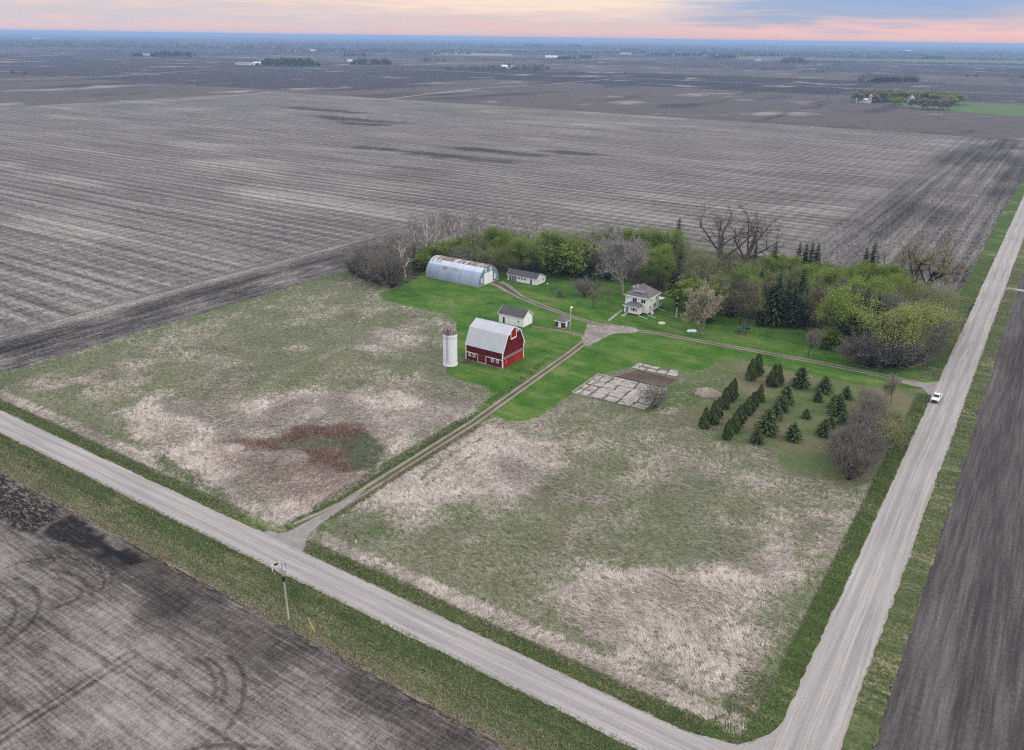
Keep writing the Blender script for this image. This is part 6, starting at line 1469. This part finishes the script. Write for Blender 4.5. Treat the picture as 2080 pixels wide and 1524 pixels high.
grove('grey wood of bare trees behind the far farmstead', [(1740, 1872, 167, 150, 70, 6)], TW_MAUVE, 67, 2.2)
grove('dark spruces in front of the grey wood behind the far farmstead', [(1762, 1868, 168, 157, 60, 1.5)], L_SPRUCE, 68, 2.2)
grove('grove of mixed trees at the start of the conifer row', [(1585, 1640, 129, 117, 40, 2)], L_FAR, 69, 3.4)
grove('hazy grove right of centre with a white barn', [(1440, 1500, 119, 111, 30, 1), (1380, 1450, 114, 107, 30, 1), (1505, 1600, 115, 109, 30, 1)], L_FAR, 70, 5.)
grove('dark wood block behind the conifer row at right', [(1872, 1921, 121, 114, 34, 1)], L_SPRUCE, 71, 5.)
grove('thin tree belts in the blue middle distance, left of centre', [(840, 960, 111, 107, 40, .5), (640, 690, 106, 99, 20, .8), (215, 300, 93, 88, 30, .6), (560, 640, 107, 99, 20, 1)], TW_MAUVE, 72, 5.)
grove('thin tree belts in the blue middle distance, right of centre', [(1060, 1110, 98, 90, 30, 1), (1130, 1190, 97, 90, 30, 1), (1310, 1420, 114, 108, 40, 1), (1260, 1300, 106, 100, 20, 1)], L_FAR, 73, 6.)
# woods that line the horizon
def horizon_woods():
    r = np.random.default_rng(80); cen = []; size = []
    for k in range(170):
        yb = 83+22*r.random()**1.7+.0135*0; px = r.uniform(-120, 2200); yb = 66+.0135*px+3.5+26*r.random()**1.8; b = G(px, yb); d = np.hypot(*b)
        if d > 36000: continue
        L = r.uniform(200, 1900)*(d/9000)**.6; n = int(10+L/26); hh = r.uniform(11, 17)
        for j in range(n):
            t = (j/n-.5)*L+r.normal(0, 10); c = (b[0]+CR[0]*t+r.normal(0, 30), b[1]+CR[1]*t+r.normal(0, 30))
            cen.append(c); size.append((r.uniform(12, 24), hh*r.uniform(.75, 1.15)))
    cen = np.array(cen); size = np.array(size); n = len(cen); k = 6; a = np.arange(k)*2*math.pi/k
    ring = np.stack([cen[:, None, 0]+size[:, None, 0]*np.cos(a)*r.uniform(.7, 1.2, (n, k)), cen[:, None, 1]+size[:, None, 0]*np.sin(a)*r.uniform(.7, 1.2, (n, k)), np.zeros((n, k))], 2)
    up = (ring-np.append(0, 0))*1 if False else ring.copy(); up[:, :, :2] = cen[:, None]+(ring[:, :, :2]-cen[:, None])*.75; up[:, :, 2] = size[:, None, 1]*r.uniform(.6, .85, (n, k)); top = np.concatenate([cen, size[:, 1:2]], 1)[:, None]
    V = np.concatenate([ring, up, top], 1).reshape(-1, 3); F3 = []; base = np.arange(n)[:, None]*(2*k+1)
    for i in range(k):
        j = (i+1) % k; F3 += [base+[i, j, k+j], base+[i, k+j, k+i], base+[k+i, k+j, 2*k]]
    F3 = np.concatenate(F3); tone = np.repeat(r.random(n), 2*k+1)
    tag(link_mesh('horizon_woods', fast_mesh('horizon_woods', V, F3, {'tone': tone}), mat('far_wood_foliage', m_leaf(lin(50, 54, 40), lin(76, 78, 58), lin(104, 102, 78)), rough=.9)), 'scattered dark woods fading to blue along the horizon', 'woods', kind='stuff')
horizon_woods()
# single trees far out in the fields
_tm, _cm, _z = conifer(90, 10, 3.2, .03, 12, 9, 0., .6, .3, 2.6); _tm.materials.append(DBARK); _cm.materials.append(mat('far_conifer_needles', m_leaf(lin(14, 20, 18), lin(26, 34, 30), lin(44, 52, 46), 0.), rough=.95, spec=.0))
def far_tree(px, yb, yt, label, group, ws=1.):
    b = G(px, yb); s = height_to(b, yt)/_z; o = thing('conifer_tree', label, 'tree', b[0], b[1], 0, group, random.random()*6.28); o.scale = (s*ws, s*ws, s)
    for nm, me in (('trunk', _tm), ('crown', _cm)):
        c = bpy.data.objects.new(nm, me); C.objects.link(c); c.parent = o
x = 1642.
while x < 2090:
    yb = 125.8+(x-1642)*.0165; far_tree(x, yb, yb-random.uniform(3.4, 5.2), 'dark conifer in the long distant shelterbelt row at right', 'conifers of the long distant shelterbelt', 2.3); x += random.uniform(3.8, 5.6)
g3 = lambda x, y: (1380+x/2.971, y/2.971)
L3 = [(505, 423, 405), (515, 422, 404), (525, 421, 406), (545, 423, 409), (565, 423, 408), (578, 424, 409), (752, 432, 417), (778, 431, 418), (830, 431, 417), (841, 431, 416), (855, 431, 415), (868, 432, 416), (968, 438, 427), (1025, 441, 428), (1119, 446, 434), (813, 396, 384), (1265, 402, 391), (1326, 403, 392), (1338, 403, 391), (1378, 404, 394), (1392, 404, 393), (1406, 404, 394), (1420, 405, 394), (1475, 406, 397)]
for i, q in enumerate(L3): a = g3(q[0], q[1]); far_tree(*a, g3(q[0], q[2])[1], 'small dark conifer far out in the fields at right', 'scattered far field conifers', 1.3)
for q, lb in (((1735, 463, 440), 'left one of two round dark trees alone in the far right field'), ((1790, 464, 440), 'right one of two round dark trees alone in the far right field'), ((2064, 474, 456), 'round dark tree in the far field at the right edge')): a = g3(q[0], q[1]); far_tree(*a, g3(q[0], q[2])[1], lb, None, 2.1)
g1 = lambda x, y: (x/2.971, y/2.971)
L1 = [45, 80, 127, 160, 185, 200, 210, 222, 250, 262, 367, 385, 398, 430, 440, 535, 550, 562, 585, 600, 615, 628, 645, 655, 665, 675, 685, 695, 708]
for v in L1: a = g1(v, 303+v*.003); far_tree(*a, a[1]-3.2, 'small dark tree in the broken far row at left', 'trees of the broken far row at left', 1.6)
for q, lb in (((78, 442, 418), 'left one of two lone bushes in the upper left field'), ((153, 450, 430), 'right one of two lone bushes in the upper left field')): a = g1(q[0], q[1]); far_tree(*a, g1(q[0], q[2])[1], lb, None, 2.3)

# ------------------------------------------------------------------ lying dry grass of the meadow, blade by blade
def m_blade(n):
    t = n.attr('tone'); dry = n.attr('dry'); br = n.attr('brown')
    g = n.ramp(t, [(0., lin(92, 96, 68)), (.4, lin(150, 149, 121)), (.7, lin(182, 176, 158)), (1., lin(218, 210, 196))])
    s = n.ramp(t, [(0., lin(142, 127, 116)), (.35, lin(210, 194, 182)), (.66, lin(222, 208, 197)), (1., lin(240, 228, 218))])
    b = n.ramp(t, [(0., lin(84, 68, 60)), (.5, lin(142, 112, 98)), (1., lin(196, 164, 146))])
    return n.mix(br, n.mix(dry, g, s), b)
BLADE = mat('dry_grass_blades', m_blade, rough=.9, spec=.1)
def blades(name, label, x, y, ang, L, w, z0, z1, tone, dry, br, m, cat='grass'):
    n = len(x); dx, dy = np.cos(ang), np.sin(ang)
    a = np.stack([x-dy*w/2, y+dx*w/2, z0], 1); b = np.stack([x+dy*w/2, y-dx*w/2, z0], 1); c = np.stack([x+dx*L, y+dy*L, z1], 1)
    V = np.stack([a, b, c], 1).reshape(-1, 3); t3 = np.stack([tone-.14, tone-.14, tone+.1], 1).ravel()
    o = link_mesh(name, fast_mesh(name, V, np.arange(3*n).reshape(-1, 3), {'tone': np.clip(t3, 0, 1), 'dry': np.repeat(dry, 3), 'brown': np.repeat(br, 3)}), m)
    return tag(o, label, cat, kind='stuff')
def scatter(n, x0, x1, y0, y1):
    return rng.uniform(x0, x1, n), rng.uniform(y0, y1, n)
PADP = np.array([(-99, 180), (-76, 181), (-77, 206), (-79, 213), (-94, 212), (-94, 200), (-99, 198)])
DRV = np.array([(-110.7, 92), (-109.4, 98), (-108.7, 104), (-109.5, 150), (-111.5, 178)])
def meadow_grass():
    x, y = scatter(210000, -237, -19.5, 88.8, 262)
    d = np.hypot(x, y-20); keep = rng.random(len(x)) < np.clip((165/d)**1.3, .12, 1); x, y = x[keep], y[keep]
    bad = inside(x, y, LAWNP) | inside(x, y, WOODP) | (sdist(x, y, PADP) > -.6) | (ldist(x, y, DRV) < 2.6) | (sdist(x, y, np.concatenate([GG(LPX), GG(RPX), [(-101, 83), (-116, 83)]])) > -.8) | ((x > -22) & (y > 240))
    x, y = x[~bad], y[~bad]; mk = f_mead(x, y)
    keep = rng.random(len(x)) < np.clip((.42+.58*mk['dry'])*(1-.93*mk['mown'])*(1-.6*mk['wet'])*(1-.6*np.clip(mk['green']-.3, 0, 1)), 0, 1); x, y = x[keep], y[keep]; mk = {k: v[keep] for k, v in mk.items()}
    flow = vn(x, y, 16, 1, 2)*9+vn(x, y, 5, 4, 1)*1.8+2.4
    gp = vn(x*np.cos(flow)+y*np.sin(flow), (y*np.cos(flow)-x*np.sin(flow))*1.7, 2.6, 5, 2)
    keep = rng.random(len(x)) < .22+.78*sm(gp, .34, .54); x, y, flow = x[keep], y[keep], flow[keep]; mk = {k: v[keep] for k, v in mk.items()}
    n = len(x); per = 12
    tuft = rng.normal(0, .17, n); wv_ = vn(x*np.cos(flow)+y*np.sin(flow), y*np.cos(flow)-x*np.sin(flow), 2.2, 5, 2); tone0 = .44+.5*(vn(x, y, 3.5, 2, 2)-.5)+.5*(wv_-.5)+tuft+.2*mk['dry']
    rp = lambda v: np.repeat(v, per)
    X = rp(x)+rng.normal(0, .24, n*per); Y = rp(y)+rng.normal(0, .24, n*per); dry = rp(mk['dry'])
    A = rp(flow+rng.normal(0, .42, n))+rng.normal(0, .5, n*per); L = (.36+.34*dry)*rng.uniform(.55, 1.25, n*per); w = (.05+.022*dry)*rng.uniform(.7, 1.4, n*per)
    z1 = .06+L*rng.uniform(.05, .6, n*per)
    D = np.clip(sm(dry+rng.normal(0, .2, n*per), .08, .6), 0, 1)
    blades('meadow_grass', 'matted dry grass lying in waves over the meadow', X, Y, A, L, w, np.full(n*per, .045), z1, rp(tone0)+rng.normal(0, .13, n*per), D, rp(mk['brown'])*(rng.random(n*per) < .9), BLADE)
meadow_grass()
def cattails():
    x, y = scatter(26000, -175, -115, 95, 175); mk = f_mead(x, y); k = (mk['brown'] > .5) & (rng.random(len(x)) < mk['brown']) ; x, y = x[k], y[k]; n = len(x)
    L = rng.uniform(.15, .7, n)
    blades('cattails', 'patch of standing rusty brown cattails in the wet hollow', x, y, rng.normal(2.6, .8, n), L, rng.uniform(.07, .13, n), np.full(n, .04), rng.uniform(.8, 1.9, n), np.clip(rng.normal(.5, .22, n), 0, 1), np.zeros(n), np.ones(n), BLADE, 'cattails')
cattails()
def m_gblade(n):
    return n.mix(n.attr('dry'), n.ramp(n.attr('tone'), [(0., lin(58, 72, 38)), (.5, lin(98, 112, 64)), (1., lin(148, 152, 106))]), n.ramp(n.attr('tone'), [(0., lin(118, 108, 84)), (1., lin(196, 182, 158))]))
GBLADE = mat('verge_grass_blades', m_gblade, rough=.9, spec=.1)
def verge_grass():
    X = []; Y = []; Dr = []
    def add(n, x0, x1, y0, y1, dr):
        x, y = scatter(n, x0, x1, y0, y1); X.append(x); Y.append(y); Dr.append(np.full(n, dr))
    add(16000, -230, -122, 86.4, 90., .2); add(14000, -105, -24, 86.4, 90., .2); add(24000, -200, -10, 75.5, 80.1, .16); add(26000, -200, -10, 70.4, 75.5, .5); add(9000, -200, -40, 69.9, 71.6, .85)
    add(15000, -19.4, -15.8, 104, 236, .05); add(9000, -22, -15.8, 250, 420, .1); add(16000, -7.8, -3.8, 60, 420, .22); add(4000, -24, -15.9, 88, 104, .2); add(6000, -113.6, -110.8, 98, 152, .08); add(5000, -108., -106.6, 98, 150, .55)
    x = np.concatenate(X); y = np.concatenate(Y); dr = np.concatenate(Dr); n = len(x); L = rng.uniform(.2, .6, n)
    bad = sdist(x, y, np.concatenate([GG(LPX), GG(RPX), [(-101, 83), (-116, 83)]])) > .1; bad |= (y > 84) & (y < 104) & (x > -45) & (sdist(x, y, np.concatenate([corner, [(-5, 104), (-5, 80), (-44, 80)]])) > 0.); x, y, dr, L = x[~bad], y[~bad], dr[~bad], L[~bad]; n = len(x)
    blades('verge_grass', 'tufted green grass along the road verges', x, y, rng.random(n)*6.28, L, rng.uniform(.06, .12, n), np.full(n, .08), .1+rng.uniform(.08, .4, n), np.clip(rng.normal(.45, .2, n)+.3*(vn(x, y, 6, 2, 2)-.5), 0, 1), (rng.random(n) < dr+.25*(vn(x, y, 8, 5, 2)-.4)).astype(float), np.zeros(n), GBLADE)
verge_grass()

# ------------------------------------------------------------------ evening haze
def haze():
    m = bpy.data.materials.new('evening_haze'); m.use_nodes = True; nt = m.node_tree
    for n in list(nt.nodes):
        if n.type != 'OUTPUT_MATERIAL': nt.nodes.remove(n)
    v = nt.nodes.new('ShaderNodeVolumePrincipled'); v.inputs['Color'].default_value = (.42, .62, .95, 1); v.inputs['Density'].default_value = 1/10000; v.inputs['Anisotropy'].default_value = 0.
    nt.links.new(v.outputs[0], nt.nodes['Material Output'].inputs['Volume'])
    o = MB().box(-46000, 46000, -46000, 46000, -1.5, 100).build('haze', m); tag(o, kind='stuff')
haze()
